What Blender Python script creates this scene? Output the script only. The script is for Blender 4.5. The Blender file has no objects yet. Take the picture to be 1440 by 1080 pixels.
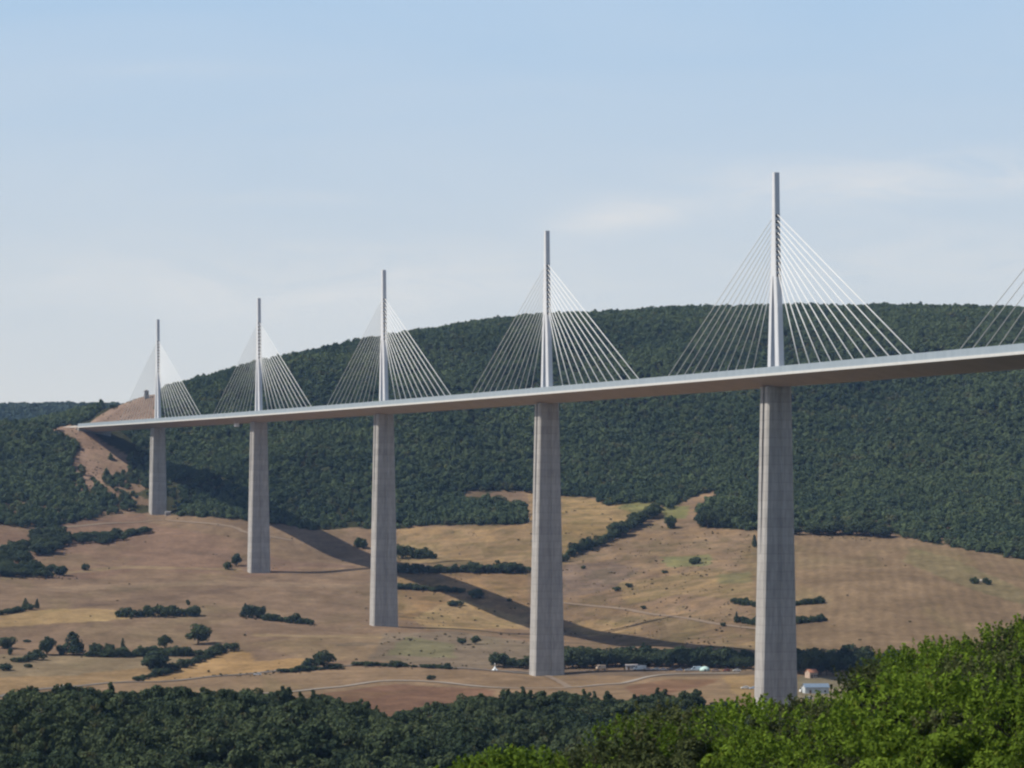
import bpy, math, random
import numpy as np
from mathutils import Vector, Matrix

random.seed(7)
RNG = np.random.default_rng(11)
scn = bpy.context.scene
COL = scn.collection
F = 4175.0      # focal length in pixels of a 1440 wide frame
HY = 792.0      # height of the horizon in that frame

# ------------------------------------------------------------------ helpers
def tag(o, label=None, cat=None, group=None, kind=None):
    if label: o['label'] = label
    if cat: o['category'] = cat
    if group: o['group'] = group
    if kind: o['kind'] = kind
    return o

def empty(name, loc, rz=0.0):
    o = bpy.data.objects.new(name, None)
    COL.objects.link(o)
    o.location = loc
    o.rotation_euler = (0, 0, rz)
    o.empty_display_size = 1.0
    return o

class MB:
    """collects faces of one mesh"""
    def __init__(s):
        s.v = []; s.f = []; s.m = []
    def add(s, verts, faces, mi=0):
        b = len(s.v)
        s.v.extend([tuple(p) for p in verts])
        for f in faces:
            s.f.append(tuple(b + i for i in f)); s.m.append(mi)
    def box(s, x0, x1, y0, y1, z0, z1, mi=0):
        v = [(x0,y0,z0),(x1,y0,z0),(x1,y1,z0),(x0,y1,z0),(x0,y0,z1),(x1,y0,z1),(x1,y1,z1),(x0,y1,z1)]
        s.add(v, [(0,3,2,1),(4,5,6,7),(0,1,5,4),(1,2,6,5),(2,3,7,6),(3,0,4,7)], mi)
    def loft(s, rings, mi=0, cap0=True, cap1=True, closed=True):
        n = len(rings[0]); v = [p for r in rings for p in r]; f = []
        for k in range(len(rings) - 1):
            for i in range(n if closed else n - 1):
                j = (i + 1) % n
                f.append((k*n+i, k*n+j, (k+1)*n+j, (k+1)*n+i))
        if cap0: f.append(tuple(range(n-1, -1, -1)))
        if cap1: f.append(tuple((len(rings)-1)*n + i for i in range(n)))
        s.add(v, f, mi)
    def tube(s, p0, p1, r0, r1=None, n=6, mi=0):
        p0 = Vector(p0); p1 = Vector(p1); r1 = r0 if r1 is None else r1
        d = (p1 - p0).normalized()
        a = d.orthogonal().normalized(); b = d.cross(a)
        rings = []
        for p, r in ((p0, r0), (p1, r1)):
            rings.append([p + a*math.cos(2*math.pi*i/n)*r + b*math.sin(2*math.pi*i/n)*r for i in range(n)])
        s.loft(rings, mi)
    def build(s, name, mats, parent=None, smooth=False, link=True):
        me = bpy.data.meshes.new(name)
        me.from_pydata(s.v, [], s.f)
        for m in (mats if isinstance(mats, (list, tuple)) else [mats]): me.materials.append(m)
        me.polygons.foreach_set('material_index', s.m)
        if smooth: me.polygons.foreach_set('use_smooth', [True]*len(s.f))
        me.update()
        o = bpy.data.objects.new(name, me)
        if link: COL.objects.link(o)
        if parent: o.parent = parent
        return o

class NT:
    """small node tree builder"""
    def __init__(s, tree):
        s.t = tree; s.n = tree.nodes; s.l = tree.links
    def new(s, typ, **kw):
        nd = s.n.new(typ)
        for k, v in kw.items(): setattr(nd, k, v)
        return nd
    def val(s, sock, x):
        if isinstance(x, bpy.types.NodeSocket): s.l.new(x, sock)
        else: sock.default_value = x
    def math(s, op, a, b=None, c=None, clamp=False):
        nd = s.new('ShaderNodeMath', operation=op); nd.use_clamp = clamp
        s.val(nd.inputs[0], a)
        if b is not None: s.val(nd.inputs[1], b)
        if c is not None: s.val(nd.inputs[2], c)
        return nd.outputs[0]
    def mix(s, fac, a, b, mode='MIX'):
        nd = s.new('ShaderNodeMix', data_type='RGBA', blend_type=mode)
        s.val(nd.inputs[0], fac); s.val(nd.inputs[6], a); s.val(nd.inputs[7], b)
        return nd.outputs[2]
    def noise(s, vec, scale, detail=4, rough=.55, dist=0.0, out=0):
        nd = s.new('ShaderNodeTexNoise')
        if vec is not None: s.l.new(vec, nd.inputs['Vector'])
        nd.inputs['Scale'].default_value = scale; nd.inputs['Detail'].default_value = detail
        nd.inputs['Roughness'].default_value = rough; nd.inputs['Distortion'].default_value = dist
        return nd.outputs[out]
    def ramp(s, fac, lo, hi, a=0.0, b=1.0):
        nd = s.new('ShaderNodeMapRange'); nd.clamp = True
        s.val(nd.inputs[0], fac)
        nd.inputs[1].default_value = lo; nd.inputs[2].default_value = hi
        nd.inputs[3].default_value = a; nd.inputs[4].default_value = b
        return nd.outputs[0]
    def scale(s, vec, xyz):
        nd = s.new('ShaderNodeVectorMath', operation='MULTIPLY')
        s.l.new(vec, nd.inputs[0]); nd.inputs[1].default_value = xyz
        return nd.outputs[0]

def new_mat(name):
    m = bpy.data.materials.new(name); m.use_nodes = True
    nt = NT(m.node_tree)
    bs = m.node_tree.nodes['Principled BSDF']
    bs.inputs['Specular IOR Level'].default_value = 0.2
    return m, nt, bs

def rgba(c, k=1.0): return (c[0]*k, c[1]*k, c[2]*k, 1.0)

def simple_mat(name, col, rough=.6, var=.12, scale=.5, metal=0.0):
    m, nt, bs = new_mat(name)
    pos = nt.new('ShaderNodeNewGeometry').outputs['Position']
    n = nt.noise(pos, scale, 5)
    c = nt.mix(nt.ramp(n, .3, .7), rgba(col, 1-var), rgba(col, 1+var))
    nt.l.new(c, bs.inputs['Base Color'])
    bs.inputs['Roughness'].default_value = rough
    bs.inputs['Metallic'].default_value = metal
    return m

# ------------------------------------------------------------------ bridge axis (road level)
def deck_at(n):
    return np.array([118.7 - 96.2*n - 3.0*n*n, 1335.6 + 324.4*n, 83.8 + 10.1*n])
def deck_dir(n):
    d = np.array([-96.2 - 6.0*n, 324.4]); d /= np.linalg.norm(d)
    return d                       # away from the camera, along the road
def deck_side(n):
    d = deck_dir(n); return np.array([d[1], -d[0]])   # to the right

# ------------------------------------------------------------------ terrain
def W(px, py, D): return ((px-720)*D/F, D, (HY-py)*D/F)
ctl = [W(*c) for c in [
 # ridge of the big hill
 (1750,466,3250),(1440,459,3300),(1240,452,3350),(1000,449,3400),(830,449,3450),(690,456,3450),(640,466,3400),(570,476,3360),
 (500,489,3320),(400,512,3250),(300,541,3170),(250,556,3120),
 # mid slopes
 (1440,600,2820),(1200,590,2880),(1000,590,2900),(800,580,2950),(600,600,2900),(440,620,2850),(330,640,2780),
 # foot of the hill
 (1700,812,2150),(1440,787,2200),(1300,762,2320),(1120,750,2400),(990,738,2460),(1000,700,2620),(850,708,2620),(740,698,2680),(740,738,2480),
 (560,748,2500),(410,744,2500),(330,730,2530),(290,729,2560),(240,723,2645),
 # left hill
 (0,735,2500),(100,726,2560),(205,714,2640),(0,602,2930),(-250,606,2880),(-250,735,2450),(0,660,2720),(110,660,2780),(200,668,2790),
 (160,625,2880),
 # fields
 (1700,930,1800),(1440,862,1960),(1240,918,1740),(1120,915,1745),(1200,830,2030),(1200,785,2240),(1440,815,2100),(900,850,2085),
 (650,850,2150),(650,905,1830),(640,938,1700),(600,960,1590),(600,1000,1420),(360,804,2309),(200,860,2010),(0,865,1960),(0,800,2250),
 (100,750,2500),(280,742,2510),(200,930,1750),(0,970,1560),(450,970,1560),(450,900,1860),(660,790,2340),(800,790,2340),
 (800,735,2480),(900,745,2460),(1000,790,2270),(950,830,2140),(1000,945,1660),(880,985,1390),(1060,980,1380),(1300,960,1560),(300,985,1480),
 (-250,960,1560),(-250,800,2200),(770,965,1560),(1160,985,1400),(1440,985,1380),
 (1091,993,1336),(740,890,2017),(680,886,2005),(743,870,2108),(800,893,2043),(900,905,1912),(485,778,2435),(390,735,2546),(327,697,2613),(271,672,2692),(300,684,2655),(767,946,1661),(537,882,1988),(222,725,2633),
 # wooded foreground spur
 (0,1024,900),(180,1018,930),(350,1016,920),(480,1030,900),(545,1058,900),(620,1042,930),(700,1017,960),(860,1010,1000),(990,1014,1000),(1060,1050,960),
 (1250,1075,900),(-250,1030,900),(1600,1090,880),
]]
ctl += [
 # the road lands on the hill
 (-404.7-12,2870,130.3),(-404.7+17,2878,130.6),(-418,2908,131.8),(-448,2950,132.2),(-416,2950,133.2),(-458,3003,134.3),(-472,3045,135.4),(-487,3085,136.2),(-515,3040,134.0),(-432,3050,136.5),
 W(160,574,3085),W(205,554,3085),W(128,593,3040),
 W(110,584,3300),W(60,600,3500),W(0,612,3500),(-900,3500,140),
 # far plateau
 W(-300,576,4700),W(0,576,4700),W(80,574,4700),W(170,576,4700),(-400,4000,170),(-700,4000,165),(-1000,5500,250),(-400,5500,250),
 (0,4000,285),(400,4200,300),(900,4200,300),(0,5500,290),(900,5500,300),
 # valley between spur and fields
 (-250,1180,-84),(-100,1180,-84),(0,1180,-86),(100,1180,-86),(250,1180,-86),(-500,1180,-80),(550,1180,-84),
 (-250,1040,-64),(0,1060,-66),(130,1080,-66),
 # front of the spur
 (-120,640,-53),(-40,640,-55),(40,640,-56),(-250,640,-50),(150,640,-52),(350,640,-48),(-120,760,-49.5),(-30,760,-52),(60,760,-52),
 (0,420,-50),(-60,420,-48),(60,420,-44),(-200,420,-44),(200,420,-36),
 # near slope
 (0,0,-1.7),(0,-300,6),(-150,0,-8),(150,0,3),(-300,-100,-10),(300,-100,8),
 (0,60,-9),(22,130,-13.5),(0,130,-17.5),(-25,130,-22),(32,170,-10.6),(29,200,-12.0),(21,210,-15.2),(13,200,-17),(5,190,-18.4),(-1,180,-20),
 (-12,200,-27),(-40,200,-33),(-90,200,-38),(60,200,-9),(110,200,-8),(45,280,-24),(20,280,-29),(0,280,-34),(-40,280,-40),
]
ctl = np.array(ctl, float)
def _phi(r2):
    return 0.5 * r2 * np.log(r2 + 1e-9)
_S = 1/400.0
def _basis(x, y):
    X = (x[:, None] - ctl[None, :, 0]) * _S; Y = (y[:, None] - ctl[None, :, 1]) * _S
    return _phi(X*X + Y*Y)
_n = len(ctl)
_K = _basis(ctl[:, 0], ctl[:, 1]) + np.eye(_n)*0.004
_P = np.stack([np.ones(_n), ctl[:, 0]*_S, ctl[:, 1]*_S], 1)
_A = np.block([[_K, _P], [_P.T, np.zeros((3, 3))]])
_w = np.linalg.solve(_A, np.concatenate([ctl[:, 2], np.zeros(3)]))
def sstep(x, a, b):
    t = np.clip((x-a)/(b-a), 0, 1); return t*t*(3-2*t)
def terr(x, y):
    x = np.atleast_1d(np.asarray(x, float)); y = np.atleast_1d(np.asarray(y, float))
    xc = np.clip(x, -900, 900); yc = np.clip(y, -300, 5500)
    out = np.empty(len(x))
    for i in range(0, len(x), 20000):
        j = slice(i, i+20000)
        out[j] = _basis(xc[j], yc[j]) @ _w[:_n] + _w[_n] + _w[_n+1]*xc[j]*_S + _w[_n+2]*yc[j]*_S
    # gullies and spurs on the wooded hill, soft undulation in the fields
    hill = sstep(out, 40, 110) * sstep(y, 2450, 2750) * (1-sstep(y, 3150, 3400)) * sstep(x, -330, -200)
    g = np.sin((x+0.35*y)/58.0 + 1.3*np.sin(y/170.0)) + .6*np.sin((x-0.2*y)/27.0+2.0*np.sin(y/90.+x/210.))
    out = out + hill*9.5*g
    fld = sstep(y, 1250, 1500)*(1-sstep(y, 2450, 2700))
    out = out + fld*(.9*np.sin(x/33.0+np.sin(y/61.0))*np.sin(y/47.0+1+np.sin(x/80.)) + .4*np.sin(x/12.+y/17.))
    return out
def tz(x, y): return float(terr([x], [y])[0])
def hit(px, py, d0=1240., d1=5000.):
    """the point of the ground seen at a photo position"""
    D = np.arange(d0, d1, 2.0)
    x = (px-720)*D/F; z = terr(x, D); r = (HY-py)*D/F
    k = np.nonzero(z >= r)[0]
    k = k[0] if len(k) else len(D)-1
    if k > 0:
        a = (r[k-1]-z[k-1]); b = (z[k]-r[k]); t = a/(a+b) if a+b > 0 else 0
        d = D[k-1] + 2.0*t
    else: d = D[0]
    X = (px-720)*d/F
    return X, d, tz(X, d)
def proj(x, y, z): return 720 + x*F/y, HY - z*F/y

def inpoly(px, py, poly):
    px = np.asarray(px); py = np.asarray(py)
    res = np.zeros(px.shape, bool); n = len(poly); j = n-1
    for i in range(n):
        xi, yi = poly[i]; xj, yj = poly[j]
        c = ((yi > py) != (yj > py)) & (px < (xj-xi)*(py-yi)/((yj-yi) if yj != yi else 1e-9) + xi)
        res ^= c; j = i
    return res

FOREST = [(-900,760),(-300,745),(0,737),(60,744),(130,728),(205,716),(215,722),(245,724),(330,730),(400,738),(440,746),(500,742),(545,748),(590,739),(735,738),(741,733),
 (736,716),(700,708),(655,708),(648,700),(665,690),(745,692),(800,698),(840,700),(850,710),(925,706),(940,716),(968,702),(1005,688),(1012,694),(985,722),(982,741),
 (1060,746),(1128,748),(1190,741),(1240,738),(1262,752),(1310,765),(1360,772),(1440,787),(1700,814),(2600,900),(2600,-900),(-900,-900)]
CUT = [(122,598),(150,578),(180,560),(196,540),(222,530),(224,596),(190,600)]
SCREE = [(60,604),(66,597),(108,599),(128,605),(143,620),(162,631),(180,640),(186,654),(176,668),(160,670),(148,668),(146,684),(134,690),(114,684),(102,668),(98,648),(112,636),(112,622),(98,612)]
SPARSE = [[(100,676),(150,680),(200,655),(205,700),(150,706),(104,700)], [(1120,728),(1200,728),(1250,735),(1260,752),(1120,750)],
          [(1290,735),(1320,730),(1360,765),(1330,768)], [(175,685),(215,680),(215,720),(130,730),(150,712)], [(650,690),(740,690),(745,712),(655,708)],
          [(0,700),(60,705),(100,728),(40,740),(0,736)]]

def vnoise(x, y, s, seed=0):
    """value noise, for patchy colour"""
    r = np.random.default_rng(seed).random((128, 128))
    u = x/s + 1000; v = y/s + 1000
    i = np.floor(u).astype(int); j = np.floor(v).astype(int); a = u-i; b = v-j
    a = a*a*(3-2*a); b = b*b*(3-2*b); g = lambda p, q: r[p % 128, q % 128]
    return (g(i,j)*(1-a)+g(i+1,j)*a)*(1-b) + (g(i,j+1)*(1-a)+g(i+1,j+1)*a)*b

FIELDS = [  # photo outline, colour, furrows
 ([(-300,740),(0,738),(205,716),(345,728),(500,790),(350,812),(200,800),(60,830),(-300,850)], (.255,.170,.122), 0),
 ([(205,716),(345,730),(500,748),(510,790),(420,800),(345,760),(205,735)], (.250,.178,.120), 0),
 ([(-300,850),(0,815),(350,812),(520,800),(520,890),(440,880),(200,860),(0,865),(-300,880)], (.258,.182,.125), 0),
 ([(-300,880),(0,862),(60,857),(150,856),(215,866),(140,874),(0,882),(-300,895)], (.41,.29,.155), 0),
 ([(-300,895),(0,883),(180,872),(300,868),(440,880),(540,890),(540,925),(430,925),(330,915),(300,912),(60,905),(-300,915)], (.245,.172,.118), 0),
 ([(-300,915),(60,922),(200,922),(260,925),(230,945),(180,958),(0,985),(-300,1000)], (.285,.220,.140), 0),
 ([(-300,960),(100,950),(200,938),(235,944),(180,958),(60,975),(-300,1000)], (.34,.235,.13), 0),
 ([(200,958),(260,940),(330,914),(350,918),(360,930),(430,925),(440,936),(360,945),(260,956)], (.40,.262,.130), 0),
 ([(350,905),(430,895),(540,890),(640,888),(640,930),(540,930),(430,928)], (.285,.205,.130), 0),
 ([(560,742),(735,740),(745,694),(840,700),(850,710),(930,706),(900,735),(830,775),(790,795),(740,798),(560,790)], (.310,.218,.128), 0),
 ([(790,700),(930,712),(900,732),(860,752),(790,785)], (.345,.245,.130), 0),
 ([(880,705),(930,706),(925,716),(890,722),(868,715)], (.235,.215,.105), 0),
 ([(560,800),(740,806),(745,880),(640,882),(560,870)], (.300,.200,.115), 0),
 ([(640,840),(740,870),(740,885),(600,885),(580,870)], (.37,.262,.145), 0),
 ([(790,795),(900,735),(985,745),(1060,748),(1060,830),(900,800)], (.275,.195,.128), 0),
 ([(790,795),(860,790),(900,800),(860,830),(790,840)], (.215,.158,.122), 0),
 ([(930,712),(970,712),(965,728),(935,732)], (.225,.215,.10), 0),
 ([(930,783),(1000,780),(1000,796),(935,797)], (.225,.215,.11), 0),
 ([(870,820),(1000,800),(1060,812),(1060,845),(960,835),(880,850)], (.31,.222,.130), 0),
 ([(1010,808),(1062,804),(1062,818),(1010,822)], (.25,.215,.12), 0),
 ([(790,840),(880,850),(1000,862),(1062,880),(1062,912),(920,905),(850,905),(790,885)], (.265,.185,.12), 0),
 ([(790,880),(840,870),(900,880),(900,890),(830,895)], (.36,.25,.14), 0),
 ([(1060,750),(1128,748),(1240,752),(1310,765),(1440,787),(1700,814),(1700,960),(1440,950),(1240,920),(1060,914),(1050,880),(1062,820),(1040,780)], (.250,.178,.112), 1),
 ([(1280,770),(1340,785),(1440,830),(1440,850),(1370,830),(1270,790)], (.235,.190,.108), 1),
 ([(540,890),(640,888),(760,905),(790,935),(690,940),(640,940),(520,928)], (.245,.192,.140), 0),
 ([(570,895),(640,905),(640,925),(540,922)], (.22,.20,.12), 0),
 ([(-300,1000),(180,960),(360,948),(480,938),(640,942),(745,948),(790,950),(1060,948),(1060,1000),(880,1000),(700,985),(430,975),(300,990),(-300,1010)], (.285,.200,.128), 0),
 ([(430,978),(560,962),(690,970),(700,985),(600,1015),(530,1015)], (.225,.135,.092), 0),
 ([(880,965),(940,955),(1010,955),(1000,962),(900,985)], (.24,.145,.095), 0),
 ([(1010,945),(1062,945),(1062,985),(1030,975)], (.36,.245,.13), 0),
 ([(355,892),(540,895),(540,898),(360,895)], (.33,.245,.15), 0), ([(0,812),(180,795),(340,800),(340,803),(180,799),(0,817)], (.30,.22,.14), 0),
 ([(470,905),(560,903),(560,906),(470,909)], (.21,.16,.11), 0), ([(100,850),(250,836),(420,812),(420,816),(250,843),(100,856)], (.22,.155,.11), 0),
 ([(240,770),(420,790),(500,795),(500,799),(400,796),(240,776)], (.22,.15,.11), 0), ([(60,826),(300,816),(500,822),(500,828),(300,823),(60,832)], (.29,.21,.145), 0),
 ([(700,945),(760,940),(900,944),(1060,944),(1060,950),(900,951),(760,949)], (.20,.15,.11), 0), ([(1120,950),(1300,955),(1300,1000),(1120,1000)], (.24,.20,.14), 0),
]

def build_ground():
    xs = [0.0]
    while xs[-1] < 9000: xs.append(xs[-1] + (2.6 if xs[-1] < 440 else min(400, 2.6 + (xs[-1]-440)*.06)))
    xs = np.array([-v for v in xs[:0:-1]] + xs)
    ys = [-400.0]
    while ys[-1] < 16000:
        y = ys[-1]
        st = 12 if y < 1240 else (4 if y < 2900 else (7 if y < 3500 else min(500, 7+(y-3500)*.06)))
        ys.append(y+st)
    ys = np.array(ys)
    GX, GY = np.meshgrid(xs, ys)
    x = GX.ravel(); y = GY.ravel()
    z = terr(x, y)
    nx, ny = len(xs), len(ys)
    idx = np.arange(nx*ny).reshape(ny, nx)
    faces = np.stack([idx[:-1,:-1], idx[:-1,1:], idx[1:,1:], idx[1:,:-1]], -1).reshape(-1, 4)
    me = bpy.data.meshes.new('ground')
    me.vertices.add(len(x)); me.vertices.foreach_set('co', np.stack([x,y,z],1).ravel())
    me.loops.add(faces.size); me.loops.foreach_set('vertex_index', faces.ravel().astype(np.int32))
    me.polygons.add(len(faces))
    me.polygons.foreach_set('loop_start', np.arange(0, faces.size, 4, dtype=np.int32))
    me.polygons.foreach_set('loop_total', np.full(len(faces), 4, np.int32))
    me.polygons.foreach_set('use_smooth', np.ones(len(faces), bool))
    me.update(calc_edges=True)
    # colours of fields, bare earth and forest floor
    col = np.tile(np.array([.045, .05, .025]), (len(x), 1)); fur = np.zeros(len(x))
    ok = (y > 1240)
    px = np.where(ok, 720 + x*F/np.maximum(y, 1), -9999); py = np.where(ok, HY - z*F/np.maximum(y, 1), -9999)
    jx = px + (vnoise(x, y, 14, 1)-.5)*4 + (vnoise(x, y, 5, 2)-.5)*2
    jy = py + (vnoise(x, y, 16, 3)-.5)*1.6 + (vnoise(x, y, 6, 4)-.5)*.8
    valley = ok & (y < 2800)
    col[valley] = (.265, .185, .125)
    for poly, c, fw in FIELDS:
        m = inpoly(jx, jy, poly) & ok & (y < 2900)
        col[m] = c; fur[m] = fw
    fo = inpoly(jx, jy, FOREST) & ok
    fo |= (y > 3150)
    col[fo] = (.050, .052, .028); fur[fo] = 0
    for sp in SPARSE:
        m = inpoly(jx, jy, sp) & (y > 2000) & (y < 2950); k = vnoise(x, y, 11, 9)[m]
        col[m] = np.where((k > .38)[:, None], np.array([[.25,.175,.12]]), np.array([[.07,.07,.035]]))
    m = inpoly(jx, jy, SCREE) & (y > 2600) & (y < 3150); col[m] = (.35, .245, .185)
    m = inpoly(jx, jy, CUT) & (y > 2600) & (y < 3130); col[m] = (.275, .200, .160)
    # patchiness
    k = .86 + .28*vnoise(x, y, 38, 5)*(.5+.5*vnoise(x, y*.6, 11, 6)*2)
    col *= k[:, None]*.76*np.array([.99,.98,.94])
    rough = inpoly(px, py, [(620,690),(1062,690),(1062,915),(790,905),(560,870),(560,745)]) & (y > 1700) & (y < 2900)
    kk = vnoise(x, y, 9, 7)*.6 + vnoise(x, y, 22, 8)*.4
    col[rough & (kk > .62)] *= np.array([.80, .84, .78])
    col[rough & (kk < .36)] *= np.array([1.13, 1.10, 1.0])
    ca = me.color_attributes.new('earth', 'FLOAT_COLOR', 'POINT')
    ca.data.foreach_set('color', np.concatenate([col, np.ones((len(x), 1))], 1).astype(np.float32).ravel())
    fa = me.attributes.new('furrow', 'FLOAT', 'POINT'); fa.data.foreach_set('value', fur.astype(np.float32))
    m, nt, bs = new_mat('dry_fields')
    at = nt.new('ShaderNodeAttribute', attribute_name='earth').outputs['Color']
    fu = nt.new('ShaderNodeAttribute', attribute_name='furrow').outputs['Fac']
    pos = nt.new('ShaderNodeNewGeometry').outputs['Position']
    st = nt.scale(pos, (1.0, .35, 1.0))
    n1 = nt.noise(st, .035, 6, .62, 1.0); n2 = nt.noise(pos, .35, 4, .6); n3 = nt.noise(nt.scale(pos, (.35, 1.6, 1)), .06, 5, .6, .8)
    k = nt.math('MULTIPLY', nt.ramp(n1, .28, .72, .80, 1.2), nt.ramp(n2, .25, .75, .82, 1.18))
    k = nt.math('MULTIPLY', k, nt.math('ADD', 1.0, nt.math('MULTIPLY', nt.ramp(n3, .3, .7, -.09, .08), nt.math('SUBTRACT', 1.0, nt.math('MULTIPLY', fu, .8)))))
    n4 = nt.noise(nt.scale(pos, (1.0, .8, 1.0)), .085, 9, .78)
    k = nt.math('MULTIPLY', k, nt.ramp(n4, .36, .62, .80, 1.14))
    # drill rows running down the big field
    sep = nt.new('ShaderNodeSeparateXYZ'); nt.l.new(pos, sep.inputs[0])
    u = nt.math('ADD', nt.math('MULTIPLY', sep.outputs[0], 1.0), nt.math('MULTIPLY', sep.outputs[1], -.11))
    u = nt.math('ADD', u, nt.math('MULTIPLY', nt.noise(pos, .012, 2), 14.0))
    w1 = nt.math('SINE', nt.math('MULTIPLY', u, .80)); w2 = nt.math('SINE', nt.math('MULTIPLY', u, .17))
    ww = nt.math('ADD', nt.math('MULTIPLY', w1, .07), nt.math('MULTIPLY', w2, .03))
    ww = nt.math('MULTIPLY', nt.math('MULTIPLY', ww, fu), nt.ramp(n1, .3, .65, .5, 1.1))
    k = nt.math('MULTIPLY', k, nt.math('ADD', ww, 1.0))
    mul = nt.new('ShaderNodeVectorMath', operation='SCALE'); nt.l.new(at, mul.inputs[0]); nt.l.new(k, mul.inputs[3])
    # greener tint where the ground stays moist
    gr = nt.ramp(nt.noise(st, .016, 5, .6, .5), .52, .72, 0, .38)
    c = nt.mix(gr, mul.outputs[0], nt.mix(1.0, mul.outputs[0], (.80, 1.02, .72, 1), 'MULTIPLY'))
    nt.l.new(c, bs.inputs['Base Color']); bs.inputs['Roughness'].default_value = 1.0
    bs.inputs['Specular IOR Level'].default_value = 0.0
    me.materials.append(m)
    o = bpy.data.objects.new('ground', me); COL.objects.link(o)
    tag(o, 'dry brown valley floor and hillside ground', None, None, 'structure')
    return o
build_ground()

# ------------------------------------------------------------------ materials
def leaf_mat(name, dark, light, patch=.01, trans=.22, tip=None, amb=.5):
    m, nt, bs = new_mat(name)
    oi = nt.new('ShaderNodeObjectInfo').outputs['Random']
    pos = nt.new('ShaderNodeNewGeometry').outputs['Position']
    at = nt.new('ShaderNodeAttribute', attribute_name='tint').outputs['Fac']
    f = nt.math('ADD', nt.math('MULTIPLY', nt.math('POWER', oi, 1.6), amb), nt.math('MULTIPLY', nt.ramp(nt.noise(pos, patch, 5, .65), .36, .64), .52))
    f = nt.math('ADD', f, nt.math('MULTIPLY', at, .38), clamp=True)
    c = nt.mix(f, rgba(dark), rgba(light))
    if tip:
        c = nt.mix(nt.ramp(nt.noise(pos, patch*9, 2), .60, .70, 0, .7), c, rgba(tip))
    df = nt.new('ShaderNodeBsdfDiffuse'); nt.l.new(c, df.inputs[0])
    tr = nt.new('ShaderNodeBsdfTranslucent'); nt.l.new(c, tr.inputs[0])
    mx = nt.new('ShaderNodeMixShader'); mx.inputs[0].default_value = trans
    nt.l.new(df.outputs[0], mx.inputs[1]); nt.l.new(tr.outputs[0], mx.inputs[2])
    out = [n for n in nt.n if n.type == 'OUTPUT_MATERIAL'][0]
    nt.l.new(mx.outputs[0], out.inputs[0]); nt.n.remove(bs)
    return m
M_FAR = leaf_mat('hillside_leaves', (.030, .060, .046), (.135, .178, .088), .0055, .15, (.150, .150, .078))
M_PLAT_HAZED = leaf_mat('hazed_plateau_leaves', (.055, .090, .085), (.11, .15, .12), .006, .15)  # lighter, bluer leaves: distance haze painted into the colour
M_MID = leaf_mat('wood_leaves', (.020, .040, .030), (.098, .125, .062), .02, .18, (.10, .085, .045))
M_FIELD = leaf_mat('hedge_leaves', (.030, .052, .038), (.080, .105, .055), .03, .18)
M_NEAR = leaf_mat('near_oak_leaves', (.012, .036, .009), (.165, .245, .032), .14, .34, (.13, .12, .025), .70)
M_DULL = leaf_mat('dull_oak_leaves', (.022, .036, .018), (.105, .125, .048), .14, .30, (.12, .10, .05))
M_BARK = simple_mat('bark', (.10, .075, .055), .9, .3, 2.0)
M_ROCK = simple_mat('pale_stone', (.40, .36, .31), .9, .25, .8)

def concrete():
    m, nt, bs = new_mat('pier_concrete')
    pos = nt.new('ShaderNodeNewGeometry').outputs['Position']
    sep = nt.new('ShaderNodeSeparateXYZ'); nt.l.new(pos, sep.inputs[0])
    band = nt.math('FRACT', nt.math('DIVIDE', sep.outputs[2], 4.0))
    line = nt.math('LESS_THAN', band, .09)
    lift = nt.new('ShaderNodeTexWhiteNoise', noise_dimensions='1D'); nt.l.new(nt.math('FLOOR', nt.math('DIVIDE', sep.outputs[2], 4.0)), lift.inputs['W'])
    n = nt.noise(nt.scale(pos, (1, 1, .25)), .5, 6, .65)
    n2 = nt.noise(nt.scale(pos, (1, 1, .08)), 1.3, 3)
    c = nt.mix(nt.ramp(n, .3, .7), (.345, .335, .325, 1), (.445, .430, .410, 1))
    k = nt.math('MULTIPLY', nt.ramp(lift.outputs[0], 0, 1, .93, 1.06), nt.ramp(n2, .35, .7, 1.06, .80))
    k = nt.math('MULTIPLY', k, nt.math('SUBTRACT', 1.0, nt.math('MULTIPLY', line, .16)))
    mul = nt.new('ShaderNodeVectorMath', operation='SCALE'); nt.l.new(c, mul.inputs[0]); nt.l.new(k, mul.inputs[3])
    nt.l.new(mul.outputs[0], bs.inputs['Base Color']); bs.inputs['Roughness'].default_value = .85
    return m
M_CONC = concrete()
M_WHITE = simple_mat('white_painted_steel', (.66, .68, .71), .45, .05, .3)
M_CABLE = simple_mat('white_cable_sheath', (.80, .81, .80), .5, .04, .3)
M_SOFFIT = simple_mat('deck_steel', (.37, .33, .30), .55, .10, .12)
M_EDGE = simple_mat('deck_edge_steel', (.62, .62, .60), .5, .05, .3)
M_ASPH = simple_mat('asphalt', (.055, .055, .058), .9, .15, .8)
M_DARK = simple_mat('dark_slot', (.07, .075, .09), .7, .1, 1.0)
def screen_mat():
    m, nt, bs = new_mat('wind_screen_panel')
    pos = nt.new('ShaderNodeNewGeometry').outputs['Position']
    sep = nt.new('ShaderNodeSeparateXYZ'); nt.l.new(pos, sep.inputs[0])
    n = nt.noise(nt.scale(pos, (1, 1, .1)), .3, 3)
    c = nt.mix(nt.ramp(n, .3, .7), (.28, .34, .39, 1), (.34, .40, .45, 1))
    nt.l.new(c, bs.inputs['Base Color']); bs.inputs['Roughness'].default_value = .35
    return m
M_SCREEN = screen_mat()

# ------------------------------------------------------------------ viaduct
via = empty('cable_stayed_viaduct', (118.7, 1335.6, 0))
via_inv = Matrix.Translation((-118.7, -1335.6, 0))
tag(via, 'long white cable-stayed viaduct on tall concrete piers crossing the whole valley', 'viaduct')
def vpart(mb, name, mats, parent=via, smooth=False):
    o = mb.build(name, mats, parent, smooth)
    o.data.transform(via_inv)
    return o

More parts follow.
